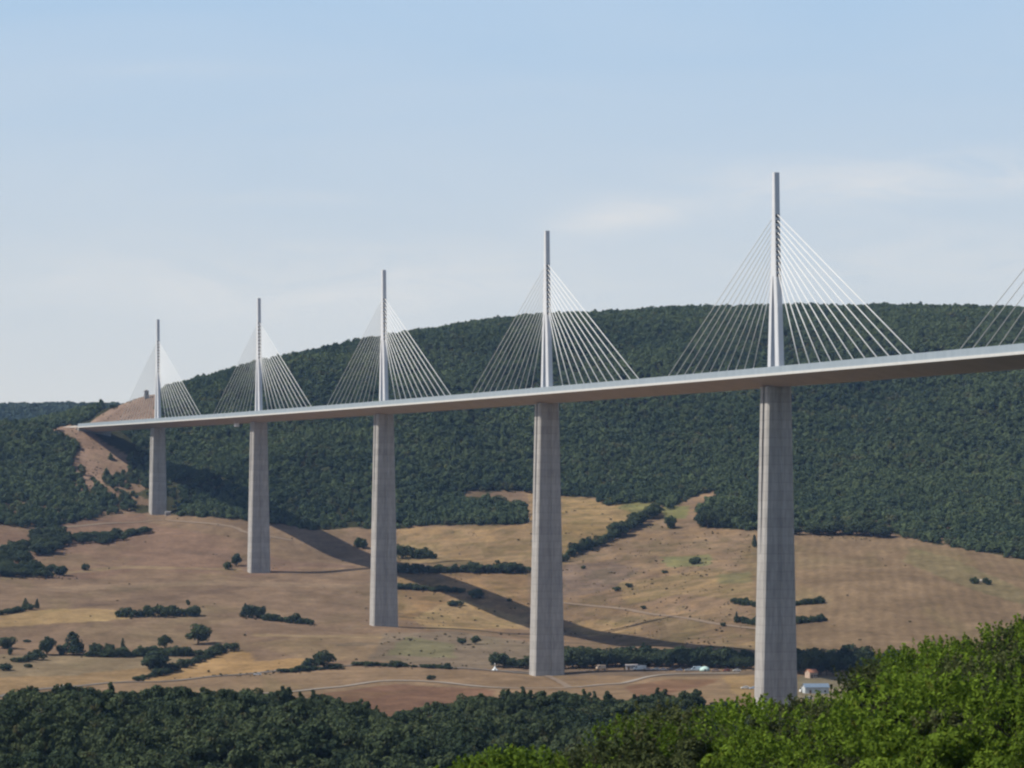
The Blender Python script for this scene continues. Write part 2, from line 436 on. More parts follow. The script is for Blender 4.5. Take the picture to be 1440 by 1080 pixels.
def deck_point(n, t, z):
    p = deck_at(n); s = deck_side(n)
    return (p[0]+s[0]*t, p[1]+s[1]*t, p[2]+z)
NEND = 4.74
ns = np.linspace(-1.75, NEND, 180)
mb = MB()
sec = [(-16,.35),(-15.6,.35),(-15.5,0),(-1.6,.02),(-1.5,.9),(1.5,.9),(1.6,.02),(15.5,0),(15.6,.35),(16,.35),(16,-.75),(3.2,-4.5),(-3.2,-4.5),(-16,-.75)]
rings = [[deck_point(n, t, z) for t, z in sec] for n in ns]
mb.loft(rings)
# material slots by section edge: 0 edge, 1 asphalt, 2 soffit
me_m = []
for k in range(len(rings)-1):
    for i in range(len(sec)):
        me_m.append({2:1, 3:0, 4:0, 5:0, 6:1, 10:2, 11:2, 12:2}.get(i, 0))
me_m += [0, 0]; mb.m = me_m
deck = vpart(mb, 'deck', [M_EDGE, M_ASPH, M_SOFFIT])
for sgn in (-1, 1):
    mb = MB()
    mb.loft([[deck_point(n, sgn*t, z) for t, z in ((15.72,.355),(15.78,.355),(15.78,3.15),(15.72,3.15))] for n in ns])
    k = -1.75
    while k < NEND:
        a = deck_point(k, sgn*15.64, .353); 
        mb.tube(a, (a[0], a[1], a[2]+2.9), .08, n=4, mi=0)
        k += 6.0/342
    vpart(mb, 'wind_screen', [M_SCREEN, M_EDGE], deck)
# inspection gantry under the deck beside one pier
mb = MB(); c = np.array(deck_point(3.10, -9, -6.2))
mb.box(c[0]-1.8, c[0]+1.8, c[1]-3, c[1]+3, c[2]-1.4, c[2]+1.2)
for a in (-1.6, 1.6):
    for b in (-2.8, 2.8): mb.tube((c[0]+a, c[1]+b, c[2]+1.2), (c[0]+a, c[1]+b, c[2]+3.2), .12, n=4)
vpart(mb, 'inspection_gantry', M_WHITE, deck)

def pier_half(a, l_in, l_out, lit=None):
    """one shaft of a split pier: (t, l) ring"""
    ct, cl = .8, .9; s = 1 if l_out > l_in else -1
    g = 1.1
    pts = [(-a, l_in), (-a, l_out - s*cl), (-a+ct, l_out), (-g, l_out), (-g+.25, l_out - s*.55), (g-.25, l_out - s*.55), (g, l_out), (a-ct, l_out), (a, l_out - s*cl), (a, l_in)]
    return pts if s > 0 else pts[::-1]
def pier_full(a):
    far = pier_half(a, 0.0, 5.2); near = pier_half(a, 0.0, -5.2)
    return far[1:-1] + near[1:-1]
for n in range(-1, 5):
    p = deck_at(n); s = deck_side(n); l = deck_dir(n)
    ztop = p[2] - 4.6
    zb = tz(p[0], p[1]) if n >= 0 else -66.0
    H = ztop - zb; zb -= 3.0
    split = min(90.0, .52*H)
    Wp = lambda t, ll, z: (p[0]+s[0]*t+l[0]*ll, p[1]+s[1]*t+l[1]*ll, z)
    half = lambda z: 5.7 + .5*.043*(ztop - z) + .00007*(ztop-z)**1.0*0
    mb = MB()
    zs = [zb + (ztop-split-zb)*i/8 for i in range(9)]
    mb.loft([[Wp(t, ll, z) for t, ll in pier_full(half(z))] for z in zs], cap1=True)
    zs2 = [ztop-split-.003 + (split)*i/6 for i in range(7)]
    for sg in (1, -1):
        rs = []
        for z in zs2:
            k = (z - zs2[0])/split
            rs.append([Wp(t, ll, z) for t, ll in pier_half(half(z), sg*(.2+.9*min(1, k*2.2)), sg*5.18)])
        mb.loft(rs)
    # cap block under the deck
    pier = vpart(mb, 'pier', M_CONC)
    for sg in (1, -1):
        mb = MB()
        mb.loft([[Wp(t, ll, z) for t, ll in ((-3.0, sg*3.4-1.2), (3.0, sg*3.4-1.2), (3.0, sg*3.4+1.2), (-3.0, sg*3.4+1.2))] for z in (ztop+.003, ztop+.5)])
        vpart(mb, 'bearing', M_DARK, pier)

    # pylon: two legs set along the road, merging into one mast
    zd = p[2] + .9
    outer = lambda h: float(np.interp(h, [0, 30, 45, 71, 91.7], [7.0, 4.9, 3.1, 1.75, 1.15]))
    tw = lambda h: float(np.interp(h, [0, 45, 91.7], [1.5, 1.4, 1.35]))
    mb = MB()
    hs = [0, 7.5, 15, 22.5, 30, 37.5, 44.5]
    for sg in (1, -1):
        rs = []
        for h in hs:
            o_ = outer(h); wdt = float(np.interp(h, [0, 44.5], [4.1, 2.9])); i_ = max(.06, o_-wdt); t_ = tw(h)
            r = [(-t_, i_), (-t_, o_-.35), (-t_+.35, o_), (t_-.35, o_), (t_, o_-.35), (t_, i_)]
            if sg < 0: r = [(a, -b) for a, b in r][::-1]
            rs.append([Wp(a, b, zd+h) for a, b in r])
        mb.loft(rs, cap0=True, cap1=True)
    rs = []
    for h in [44.503, 50, 58, 71, 82, 91.0]:
        o_ = outer(h); t_ = tw(h)
        r = [(-t_, -o_+.3), (-t_, o_-.3), (-t_+.3, o_), (t_-.3, o_), (t_, o_-.3), (t_, -o_+.3), (t_-.3, -o_), (-t_+.3, -o_)]
        rs.append([Wp(a, b, zd+h) for a, b in r[::1]])
    mb.loft(rs)
    # anchor boxes on both narrow faces
    for k in range(11):
        h = 44.9 + k*2.68
        o_ = outer(max(h, 44.7))
        for sg in (1, -1):
            mb.loft([[Wp(a, b, z) for a, b in ((-.9, sg*(o_-.1)), (.9, sg*(o_-.1)), (.9, sg*(o_+.55)), (-.9, sg*(o_+.55)))] for z in (zd+h-.9, zd+h+.35)], mi=1)
    pyl = vpart(mb, 'pylon', [M_WHITE, M_DARK])
    for sg in (1, -1):
        for k in range(11):
            q = n + sg*(30.5 + k*(13.1 if sg < 0 else 12.2))/342.0
            if q < -1.7: continue
            h = 45.0 + k*2.68
            o_ = outer(max(h, 44.7)) + .4
            a = Wp(0, sg*o_, zd+h)
            b = deck_point(q, 0, .9)
            mc = MB(); r = .165 if sg > 0 else .225
            mc.tube(a, b, r, n=6)
            # guide tube at the deck anchor
            va, vb = Vector(a), Vector(b); dd = (va-vb).normalized()
            mc.tube(vb, vb + dd*4.5, .36, n=6, mi=0)
            vpart(mc, 'stay_cable', M_CABLE, pyl, True)

# abutment and the road that runs on behind it
mb = MB()
rings = []
for n in (NEND-.012, NEND+.05):
    rings.append([deck_point(n, t, z) for t, z in ((-15.9,-.8),(15.9,-.8),(15.9,-9),(-15.9,-9))])
mb.loft(rings)
ab = vpart(mb, 'abutment', M_CONC)

def ribbon(name, pts, width, mat, label, off=.35, closed=False, sub=8):
    """a strip of road laid on the ground through world points"""
    P_ = []
    pts = [np.array(p[:2]) for p in pts]
    ext = [2*pts[0]-pts[1]] + pts + [2*pts[-1]-pts[-2]]
    for i in range(1, len(ext)-2):
        p0, p1, p2, p3 = ext[i-1:i+3]
        for k in range(sub):
            t = k/sub
            P_.append(.5*((2*p1)+(-p0+p2)*t+(2*p0-5*p1+4*p2-p3)*t*t+(-p0+3*p1-3*p2+p3)*t**3))
    P_.append(pts[-1]); P_ = np.array(P_)
    T = np.gradient(P_, axis=0); T /= np.linalg.norm(T, axis=1)[:, None]; N = np.stack([T[:,1], -T[:,0]], 1)
    m = MB(); rs = []
    for k, (q, nn) in enumerate(zip(P_, N)):
        w = width*.5*(1+.12*math.sin(k*1.7))
        row = [q-nn*w, q-nn*w*.33, q+nn*w*.33, q+nn*w]
        rs.append([(r_[0], r_[1], tz(r_[0], r_[1])+off) for r_ in row])
    m.loft(rs, cap0=False, cap1=False, closed=False)
    o = m.build(name, mat)
    return tag(o, label, None, None, 'structure')

M_ROAD_PALE = simple_mat('pale_gravel', (.31, .27, .225), .95, .12, .3)
M_ROAD_GREY = simple_mat('worn_road', (.175, .155, .135), .95, .1, .3)
M_TRACK = simple_mat('dry_track', (.225, .170, .122), .95, .12, .3)
mb = MB(); rr = []
for k, (x_, y_) in enumerate([(-404.9, 2873.6), (-418, 2908), (-431, 2943), (-443, 2972), (-456, 3003), (-470, 3036), (-484, 3068), (-496, 3098)]):
    d = np.array([-.33, .94]) if k < 3 else np.array([-.31, .95]); s_ = np.array([d[1], -d[0]])
    zc = 131.75 + .9*k
    rr.append([(x_-s_[0]*19, y_-s_[1]*19, zc-4), (x_-s_[0]*15.9, y_-s_[1]*15.9, zc), (x_+s_[0]*15.9, y_+s_[1]*15.9, zc), (x_+s_[0]*19, y_+s_[1]*19, zc-4)])
mb.loft(rr, closed=False, cap0=False, cap1=False)
mb.m = [1, 0, 1]*7
o = mb.build('approach_road', [M_ASPH, simple_mat('embankment_earth', (.27, .195, .145), .95, .2, .2)])
tag(o, 'road running on from the end of the viaduct', None, None, 'structure')
mb = MB()
for k in range(7):
    a = rr[k][1]; b = rr[k+1][1]
    mb.loft([[(q[0], q[1], q[2]+.01), (q[0]+.35, q[1], q[2]+.01), (q[0]+.35, q[1], q[2]+1.1), (q[0], q[1], q[2]+1.1)] for q in (a, b)])
o = mb.build('roadside_barrier', M_EDGE); tag(o, 'low pale barrier along the road beyond the viaduct end', 'barrier')

def H(*a): return hit(*a)
ribbon('gravel_track', [H(*q) for q in [(300,983),(380,975),(430,971),(480,966),(520,960),(560,957.5),(620,960),(700,967.5),(780,968),(840,964),(900,955),(960,948),(1040,947)]], 4.2, M_ROAD_PALE, 'pale gravel track curving along the bottom of the brown field')
ribbon('lane', [H(*q) for q in [(-60,985),(90,967),(180,959.5),(270,955),(350,948),(430,940),(500,936),(600,938),(690,943),(760,949)]], 5.0, M_ROAD_GREY, 'grey lane running along the foot of the fields')
ribbon('farm_track', [H(*q) for q in [(700,943),(740,945),(772,952),(792,962),(800,967)]], 4.0, M_TRACK, 'pale track dropping past the foot of the tall pier')
ribbon('hillside_path', [H(*q) for q in [(785,847),(830,852),(900,861),(960,869),(1010,878),(1060,884),(1110,890)]], 3.6, M_TRACK, 'path crossing the scrubby slope')
ribbon('upper_path', [H(*q) for q in [(60,742),(130,738),(190,735),(230,732),(290,736),(330,742),(350,750),(410,760)]], 4.5, M_TRACK, 'track passing the base of the farthest pier')

# ------------------------------------------------------------------ plants
def crown_mesh(name, seed, R, Hh, base, nclump, nleaf, leaf, mat, shape='round', elong=1.5, clump=(.28,.46), shoots=0):
    r = np.random.default_rng(seed)
    C = []; CR = []
    for k in range(nclump):
        d = r.normal(size=3); d /= np.linalg.norm(d)
        q = r.uniform(.35, .82)
        if shape == 'cone':
            h = r.uniform(0, 1)**1.2; rad = (1-h)*.85+.08; a = r.uniform(0, 2*math.pi)
            c = np.array([math.cos(a)*rad*R*.6, math.sin(a)*rad*R*.6, h*Hh*.92])
            cr = R*(.45*(1-h)+.14)
        else:
            c = np.array([d[0]*R*q, d[1]*R*q, Hh*.5 + d[2]*Hh*.5*q])
            cr = R*r.uniform(*clump)
        C.append(c); CR.append(cr)
    C = np.array(C); CR = np.array(CR)
    w = CR**2/np.sum(CR**2); pick = r.choice(nclump, nleaf, p=w)
    d = r.normal(size=(nleaf, 3)); d[:, 2] += .25; d /= np.linalg.norm(d, axis=1)[:, None]
    rad = CR[pick]*r.uniform(.72, 1.08, nleaf)
    zs = min(1.0, Hh/(2*R))
    pos = C[pick] + d*rad[:, None]*np.array([1, 1, .85])
    if shoots:
        ns_ = 26
        for k in range(shoots):
            a = r.uniform(0, 2*math.pi); q = R*r.uniform(.1, .95)
            top = Hh*(.72+.42*math.sqrt(max(0, 1-(q/R)**2)))
            b = np.array([math.cos(a)*q, math.sin(a)*q, top-.5])
            e = b + np.array([math.cos(a)*.25+r.normal()*.15, math.sin(a)*.25+r.normal()*.15, r.uniform(.5, 1.2)])
            t = r.uniform(0, 1, ns_)[:, None]
            pos = np.concatenate([pos, b + (e-b)*t + r.normal(size=(ns_, 3))*.10*(1.3-t)])
            d = np.concatenate([d, r.normal(size=(ns_, 3))]); pick = np.concatenate([pick, r.integers(0, nclump, ns_)])
        nleaf = len(pos)
    d = d / np.linalg.norm(d, axis=1)[:, None]
    keep = pos[:, 2] > 0
    pos = pos[keep]; d = d[keep]; pick = pick[keep]; nleaf = len(pos)
    nrm = d + r.normal(size=(nleaf, 3))*.55; nrm /= np.linalg.norm(nrm, axis=1)[:, None]
    tmp = r.normal(size=(nleaf, 3)); u = np.cross(nrm, tmp); u /= np.linalg.norm(u, axis=1)[:, None]; v = np.cross(nrm, u)
    s = (leaf*r.uniform(.6, 1.35, nleaf))[:, None]
    V = np.stack([pos-u*s*.5*elong, pos+v*s*.5+nrm*s*.08, pos+u*s*.5*elong, pos-v*s*.5+nrm*s*.08], 1).reshape(-1, 3)
    V[:, 2] += base
    me = bpy.data.meshes.new(name)
    me.vertices.add(len(V)); me.vertices.foreach_set('co', V.ravel())
    me.loops.add(nleaf*4); me.loops.foreach_set('vertex_index', np.arange(nleaf*4, dtype=np.int32))
    me.polygons.add(nleaf)
    me.polygons.foreach_set('loop_start', np.arange(0, nleaf*4, 4, dtype=np.int32)); me.polygons.foreach_set('loop_total', np.full(nleaf, 4, np.int32))
    me.update(calc_edges=True)
    ct = r.uniform(0, 1, nclump)
    tint = np.clip(ct[pick]*.6 + r.uniform(0, .4, nleaf) + (pos[:, 2]/Hh-.5)*.5, 0, 1)  # random per clump and leaf, plus painted shade darkening the lower crown
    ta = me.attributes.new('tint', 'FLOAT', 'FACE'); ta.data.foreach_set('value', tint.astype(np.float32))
    me.materials.append(mat)
    return me

def trunk_mesh(name, seed, h, r0, spread, nl=5):
    r = random.Random(seed); m = MB()
    segs = 5; p = Vector((0, 0, -.6)); pts = []
    for k in range(segs+1):
        pts.append((p.copy(), r0*(1-.13*k))); p = p + Vector((r.uniform(-.1, .1)*h*.2, r.uniform(-.1, .1)*h*.2, (h+.6)/segs))
    rings = [[q + Vector((math.cos(2*math.pi*i/8)*rr_, math.sin(2*math.pi*i/8)*rr_, 0)) for i in range(8)] for q, rr_ in pts]
    m.loft(rings)
    for k in range(nl):
        a = 2*math.pi*(k+r.random()*.6)/nl; s = pts[2+k % 3][0]
        e1 = s + Vector((math.cos(a)*spread*.45, math.sin(a)*spread*.45, h*.30)); e2 = e1 + Vector((math.cos(a+.3)*spread*.4, math.sin(a+.3)*spread*.4, h*.28))
        m.tube(s, e1, r0*.5, r0*.3); m.tube(e1, e2, r0*.3, r0*.1)
        e3 = e1 + Vector((math.cos(a-.8)*spread*.35, math.sin(a-.8)*spread*.35, h*.22)); m.tube(e1, e3, r0*.24, r0*.08)
    o = m.build(name, M_BARK, link=False); me = o.data; bpy.data.objects.remove(o)
    return me

# far crowns for the wooded hill (one mass)
far_src = []
lib = bpy.data.collections.new('crown_kinds')
for k in range(6):
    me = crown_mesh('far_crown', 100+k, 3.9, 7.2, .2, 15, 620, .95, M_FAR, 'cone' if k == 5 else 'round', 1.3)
    o = bpy.data.objects.new('far_crown', me); far_src.append(o)
plat_src = [bpy.data.objects.new('plateau_crown', crown_mesh('plateau_crown', 150+k, 3.9, 7.2, .2, 12, 320, 1.2, M_PLAT_HAZED)) for k in range(2)]
mid_src = []
MIDK = [(3.5,6.6,26,'round'),(3.1,7.9,24,'round'),(4.4,6.0,34,'round'),(2.9,5.4,18,'round'),(3.8,7.4,30,'round'),(2.5,8.6,26,'cone'),(3.6,6.2,14,'round')]
for k, (R_, H_, nc_, sh_) in enumerate(MIDK):
    me = crown_mesh('wood_crown', 200+k, R_, H_, .8, nc_, 3000, .46, M_MID, sh_, 1.3, (.18,.44))
    mid_src.append(me)
mid_obj = [bpy.data.objects.new('wood_crown', me) for me in mid_src]

def scatter(name, pts, rot, scl, idx, sources):
    me = bpy.data.meshes.new(name)
    n = len(pts); me.vertices.add(n); me.vertices.foreach_set('co', np.asarray(pts, float).ravel())
    me.update()
    a = me.attributes.new('turn', 'FLOAT_VECTOR', 'POINT'); rv = np.zeros((n, 3)); rv[:, 2] = rot; a.data.foreach_set('vector', rv.astype(np.float32).ravel())
    a = me.attributes.new('size', 'FLOAT_VECTOR', 'POINT'); a.data.foreach_set('vector', np.asarray(scl).astype(np.float32).ravel())
    a = me.attributes.new('sort', 'INT', 'POINT'); a.data.foreach_set('value', np.asarray(idx, np.int32))
    o = bpy.data.objects.new(name, me); COL.objects.link(o)
    ng = bpy.data.node_groups.new(name, 'GeometryNodeTree')
    ng.interface.new_socket('Geometry', in_out='INPUT', socket_type='NodeSocketGeometry')
    ng.interface.new_socket('Geometry', in_out='OUTPUT', socket_type='NodeSocketGeometry')
    gi = ng.nodes.new('NodeGroupInput'); go = ng.nodes.new('NodeGroupOutput')
    ins = ng.nodes.new('GeometryNodeInstanceOnPoints'); jn = ng.nodes.new('GeometryNodeGeometryToInstance')
    for s in reversed(sources):
        inf = ng.nodes.new('GeometryNodeObjectInfo'); inf.inputs['Object'].default_value = s
        ng.links.new(inf.outputs['Geometry'], jn.inputs[0])
    ng.links.new(gi.outputs[0], ins.inputs['Points']); ng.links.new(jn.outputs[0], ins.inputs['Instance'])
    ins.inputs['Pick Instance'].default_value = True
    for attr, typ, sock in (('turn', 'FLOAT_VECTOR', 'Rotation'), ('size', 'FLOAT_VECTOR', 'Scale'), ('sort', 'INT', 'Instance Index')):
        nd = ng.nodes.new('GeometryNodeInputNamedAttribute'); nd.data_type = typ; nd.inputs['Name'].default_value = attr
        out = [s_ for s_ in nd.outputs if s_.enabled and s_.name == 'Attribute'][0]
        ng.links.new(out, ins.inputs[sock])
    ng.links.new(ins.outputs[0], go.inputs[0])
    md = o.modifiers.new('scatter', 'NODES'); md.node_group = ng
    return o

def jgrid(x0, x1, y0, y1, st, seed):
    r = np.random.default_rng(seed)
    gx, gy = np.meshgrid(np.arange(x0, x1, st), np.arange(y0, y1, st))
    gx = gx.ravel() + r.uniform(-.48, .48, gx.size)*st; gy = gy.ravel() + r.uniform(-.48, .48, gy.size)*st
    return gx, gy, r

def hill_forest():
    gx, gy, r = jgrid(-1000, 1000, 1900, 3640, 4.9, 5)
    gz = terr(gx, gy)
    px = 720 + gx*F/gy; py = HY - gz*F/gy
    jx = px + r.uniform(-4, 4, len(px)); jy = py + r.uniform(-2, 2, len(px))
    m = (inpoly(jx, jy, FOREST) & (gy > 2150)) | (gy > 3150)
    m &= ~(inpoly(jx, jy, CUT) & (gy < 3100)) & ~(inpoly(jx, jy, SCREE) & (gy < 3100) & ((r.random(len(px)) > .05) | (py < 622)))
    m &= (np.abs(px-720) < 1050) & ~((gx < -100) & (gy > 3120) & (gx < -340-0*gy) & (gy < 3130))
    for sp in SPARSE: m &= ~(inpoly(jx, jy, sp) & (r.random(len(px)) < .5) & (gy < 2950))
    # a clear strip by the road and under the low end of the deck
    nn = (gy-1335.6)/324.4; dx = np.abs(gx - (118.7-96.2*nn-3*nn*nn))
    dz_ = 83.8+10.2*nn-4.8
    m &= ~((nn > 3.8) & (nn < 5.3) & (dx < 24) & (gz + 9 > dz_))
    m &= ~((nn > 4.62) & (nn < 5.35) & (dx < 36))
    m &= ~inpoly(px, py, [(100,602),(128,590),(150,570),(176,545),(224,500),(232,552),(205,600)]) | (gy > 4000)
    m &= ~((nn > 3.9) & (nn < 4.12) & (dx < 18))
    m &= r.random(len(px)) > .05
    # thin it out where the noise leaves glades
    gl = vnoise(gx, gy, 60, 21)*.6+vnoise(gx, gy, 21, 22)*.4
    m &= ~((gl > .76) & (r.random(len(px)) < .5))
    x, y, z = gx[m], gy[m], gz[m]
    n = len(x)
    big = .50 + .62*r.random(n)**1.5 + .34*(vnoise(x, y, 45, 23)-.4)
    scl = np.stack([big*r.uniform(.85, 1.15, n), big*r.uniform(.85, 1.15, n), big*r.uniform(.8, 1.25, n)], 1)
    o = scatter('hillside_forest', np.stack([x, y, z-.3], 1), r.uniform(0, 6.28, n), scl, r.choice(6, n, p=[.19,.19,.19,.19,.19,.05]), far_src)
    tag(o, 'dense dark green oak forest covering the long hill behind the viaduct', 'forest', None, 'stuff')
    # far plateau
    gx, gy, r = jgrid(-1150, 300, 4350, 5000, 9, 6)
    px = 720 + gx*F/gy; m = (px > -250) & (px < 420); gx, gy = gx[m], gy[m]; n = len(gx)
    big = r.uniform(1.0, 1.7, n)
    o = scatter('distant_plateau_forest', np.stack([gx, gy, terr(gx, gy)-.3], 1), r.uniform(0, 6.28, n), np.stack([big, big, big*r.uniform(.7, 1.1, n)], 1), r.integers(0, 2, n), plat_src)
    tag(o, 'distant wooded plateau on the skyline beyond the viaduct end', 'forest', None, 'stuff')
hill_forest()

wood_trunks = [trunk_mesh('trunk', 300+k, 3.6, .28, 2.6) for k in range(3)]
def put_tree(name, crown, trunk, loc, sc, rz, label, cat='tree', group=None):
    e = empty(name, loc, rz); e.scale = sc
    tag(e, label, cat, group)
    c = bpy.data.objects.new('crown', crown); COL.objects.link(c); c.parent = e
    if trunk:
        t = bpy.data.objects.new('trunk', trunk); COL.objects.link(t); t.parent = e
    return e

SPUR_EDGE = [(-400,960),(0,985),(30,975),(60,968),(110,964),(170,972),(250,970),(345,970),(380,978),(480,986),(520,995),(548,1010),(590,998),(640,985),(700,978),(760,972),(800,968),(850,966),(865,985),(880,978),(900,970),(960,967),(1000,970),(1012,985),(1040,1000),(1150,1010),(1500,1030)]
def spur_wood():
    gx, gy, r = jgrid(-330, 420, 590, 1085, 5.5, 31)
    gz = terr(gx, gy); n = len(gx)
    px = 720 + gx*F/gy; py = HY - gz*F/gy
    s = .62 + .85*r.random(n)**1.5
    s *= .88 + .3*vnoise(gx, gy, 40, 33)
    top = HY - (gz+7.2*s)*F/gy
    edge = np.interp(px, [e[0] for e in SPUR_EDGE], [e[1] for e in SPUR_EDGE])
    # shorten the trees whose tops would rise over the outline of the wood
    lim = (edge - top); s = np.where(lim > 0, np.maximum(s - lim*gy/F/7.2, .45), s)
    top = HY - (gz+7.2*s)*F/gy
    m = (px > -260) & (px < 1650) & (top > edge-4) & (r.random(n) > .06)
    gx, gy, gz, s, px, top = [a[m] for a in (gx, gy, gz, s, px, top)]; n = len(gx)
    rz = r.uniform(0, 6.28, n); idx = r.choice(7, n, p=[.18,.18,.17,.14,.17,.05,.11]); hh = r.uniform(.8, 1.2, n)
    inview = (px > -5) & (px < 1000) & (top < 1078)
    cand = np.nonzero(inview)[0]; cand = cand[np.argsort(gy[cand])][:300]
    sel = np.zeros(n, bool); sel[cand] = True
    for i in cand:
        put_tree('oak_tree', mid_src[idx[i]], wood_trunks[i % 3], (gx[i], gy[i], gz[i]), (s[i], s[i], s[i]*hh[i]), rz[i],
                 'dark oak crown packed in the shadowed wood along the bottom of the valley', 'tree', 'oaks of the dark wood below the fields')
    q = ~sel
    o = scatter('valley_wood', np.stack([gx, gy, gz], 1)[q], rz[q], np.stack([s, s, s*hh], 1)[q], idx[q], mid_obj)
    tag(o, 'dense dark wood of the valley spur below the brown fields', 'wood', None, 'stuff')
spur_wood()

# trees and bushes standing in the fields
bush_src = [crown_mesh('bush_crown', 400+k, 1.0, 1.25, -.05, 16, 900, .17, M_FIELD, 'round', 1.3, (.26,.45)) for k in range(5)]
fcrown = [crown_mesh('field_crown', 420+k, 1.0, 1.70, .14, 30, 2300, .135, M_FIELD, 'round', 1.3, (.22,.40)) for k in range(4)]
ccrown = [crown_mesh('pointed_crown', 440+k, 1.0, 2.6, .15, 30, 1900, .14, M_FIELD, 'cone', 1.3) for k in range(2)]
ftrunk = [trunk_mesh('field_trunk', 450+k, 1.1, .07, .7) for k in range(2)]
_c = [0]
def tree_at(px, py, wpx, hpx, label, kind='round', group=None, d0=1240.):
    """a field tree whose foot is seen at (px, py), with width and height as in the photo"""
    X, D, z = hit(px, py, d0); _c[0] += 1; k = _c[0]
    m = D/F; R = wpx*m*.5/.95; hh = hpx*m
    if kind == 'round':
        return put_tree('tree', fcrown[k % 4], ftrunk[k % 2], (X, D, z), (R, R, hh/1.90), k*1.3, label, 'tree', group)
    if kind == 'cone':
        return put_tree('pointed_tree', ccrown[k % 2], ftrunk[k % 2], (X, D, z), (R, R, hh/2.75), k*1.3, label, 'tree', group)
    o = bpy.data.objects.new('bush', bush_src[k % 5]); COL.objects.link(o)
    o.location = (X, D, z-.1); o.scale = (R, R, hh/1.25); o.rotation_euler[2] = k*1.3
    return tag(o, label, 'bush', group)
def row(pts, wpx, hpx, step, label, group, jit=.5, kind='bush', var=.35):
    rnd = random.Random(int(pts[0][0]*13+pts[0][1]))
    for (a, b) in zip(pts[:-1], pts[1:]):
        L = math.hypot(b[0]-a[0], b[1]-a[1]); k = max(1, int(L/(step*.98)))
        for i in range(k):
            t = (i+rnd.random()*.6)/k
            s = 1 + rnd.uniform(-var, var)
            tree_at(a[0]+(b[0]-a[0])*t, a[1]+(b[1]-a[1])*t+rnd.uniform(-jit, jit), wpx*s*1.32, hpx*s*rnd.uniform(.85, 1.2), label, kind, group)
def patch(poly, wpx, hpx, n, label, group, kind='round'):
    rnd = random.Random(int(poly[0][0]*7+poly[0][1])); xs = [p[0] for p in poly]; ys = [p[1] for p in poly]; c = 0; tries = 0
    while c < n and tries < 4000:
        tries += 1
        x = rnd.uniform(min(xs), max(xs)); y = rnd.uniform(min(ys), max(ys))
        if inpoly(np.array([x]), np.array([y]), poly)[0]:
            s = rnd.uniform(.75, 1.25); tree_at(x, y, wpx*s, hpx*s*rnd.uniform(.85, 1.15), label, kind if rnd.random() < .85 else 'bush', group); c += 1

tree_at(278, 906, 37, 30, 'large round oak standing alone in the brown field left of the farm lane', 'round')
tree_at(222, 946, 46, 33, 'broad pale green oak beside the straw coloured strip', 'round')
tree_at(232, 912, 21, 20, 'small round tree rising from the hedge between the two big oaks', 'round')
tree_at(103, 920, 36, 38, 'tall dark pointed tree at the left end of the field hedge', 'cone')
tree_at(66, 921, 24, 27, 'dark tree at the bend of the hedge, left of the pointed tree', 'round')
tree_at(85, 921, 18, 14, 'low bush between the dark tree and the pointed tree', 'bush')
tree_at(135, 923, 22, 20, 'dark tree right beside the tall pointed tree', 'round')
tree_at(155, 923, 17, 20, 'second dark tree right of the tall pointed tree', 'round')
tree_at(173, 922, 13, 26, 'slim tree in the middle of the field hedge', 'cone')
row([(118,923),(180,924),(215,922),(262,923),(300,920),(330,915)], 15, 11, 8, 'low bush in the hedge below the big round oak', 'bushes of the hedge below the round oak')
row([(192,958),(225,950),(255,940),(285,929),(310,920)], 13, 9, 8, 'bush in the slanting hedge beside the straw strip', 'bushes of the slanting hedge beside the straw strip')
row([(20,932),(45,930),(62,925)], 17, 11, 10, 'bush straggling down from the hedge bend into the pale field', 'bushes below the hedge bend')
tree_at(8, 912, 32, 16, 'dark bush at the left edge above the pale field', 'bush')
tree_at(6, 943, 24, 11, 'low dark bush at the left edge in the pale field', 'bush')
tree_at(40, 939, 11, 7, 'tiny dark shrub in the pale field', 'bush')
tree_at(14, 921, 8, 11, 'little shrub between the two bushes at the left edge', 'bush')
tree_at(38, 903, 12, 4, 'flat dark shrub in the brown field near the left edge', 'bush')
row([(0,865),(25,861),(46,857)], 11, 7, 6, 'bush in the short hedge above the yellow field', 'bushes above the yellow field')
tree_at(36, 857, 13, 17, 'thin bare-looking tree above the yellow field', 'cone'); tree_at(52, 856, 8, 17, 'slender tree beside the thin one above the yellow field', 'cone')
row([(168,868),(190,867.5),(230,867),(279,866)], 13, 12, 7, 'bush in the hedge strip crossing the middle of the left fields', 'bushes of the middle hedge strip')
tree_at(265, 851, 7, 8, 'tiny lone bush above the middle hedge strip', 'bush')
row([(341,868),(368,870)], 14, 14, 7, 'bush in the hedge clump below the second pier from the left', 'bushes below the second pier')
row([(372,872),(400,875),(442,879)], 12, 8, 7, 'bush trailing right along the low hedge', 'bushes of the trailing low hedge')
tree_at(418, 877, 16, 16, 'rounded tree at the end of the trailing low hedge', 'round')
tree_at(456, 941, 32, 28, 'dark tree beside the lane below the grey field', 'round'); tree_at(436, 942, 24, 16, 'bush left of the tree beside the lane', 'bush')
row([(395,946),(430,944),(480,940)], 14, 6, 8, 'low bush along the lane edge', 'bushes along the lane')
row([(500,936),(560,937),(600,939),(640,941)], 13, 6, 10, 'scrubby bush on the bank above the lane', 'bushes on the bank above the lane')
tree_at(557, 938, 20, 9, 'dark bush on the bank above the lane', 'bush'); tree_at(630, 940, 12, 9, 'small dark bush on the bank near the white tent', 'bush')
tree_at(606, 956, 12, 8, 'small bush standing on the curve of the gravel track', 'bush')
tree_at(650, 907, 15, 11, 'left one of two small trees in the grey field', 'round'); tree_at(669, 906, 15, 13, 'right one of two small trees in the grey field', 'round')
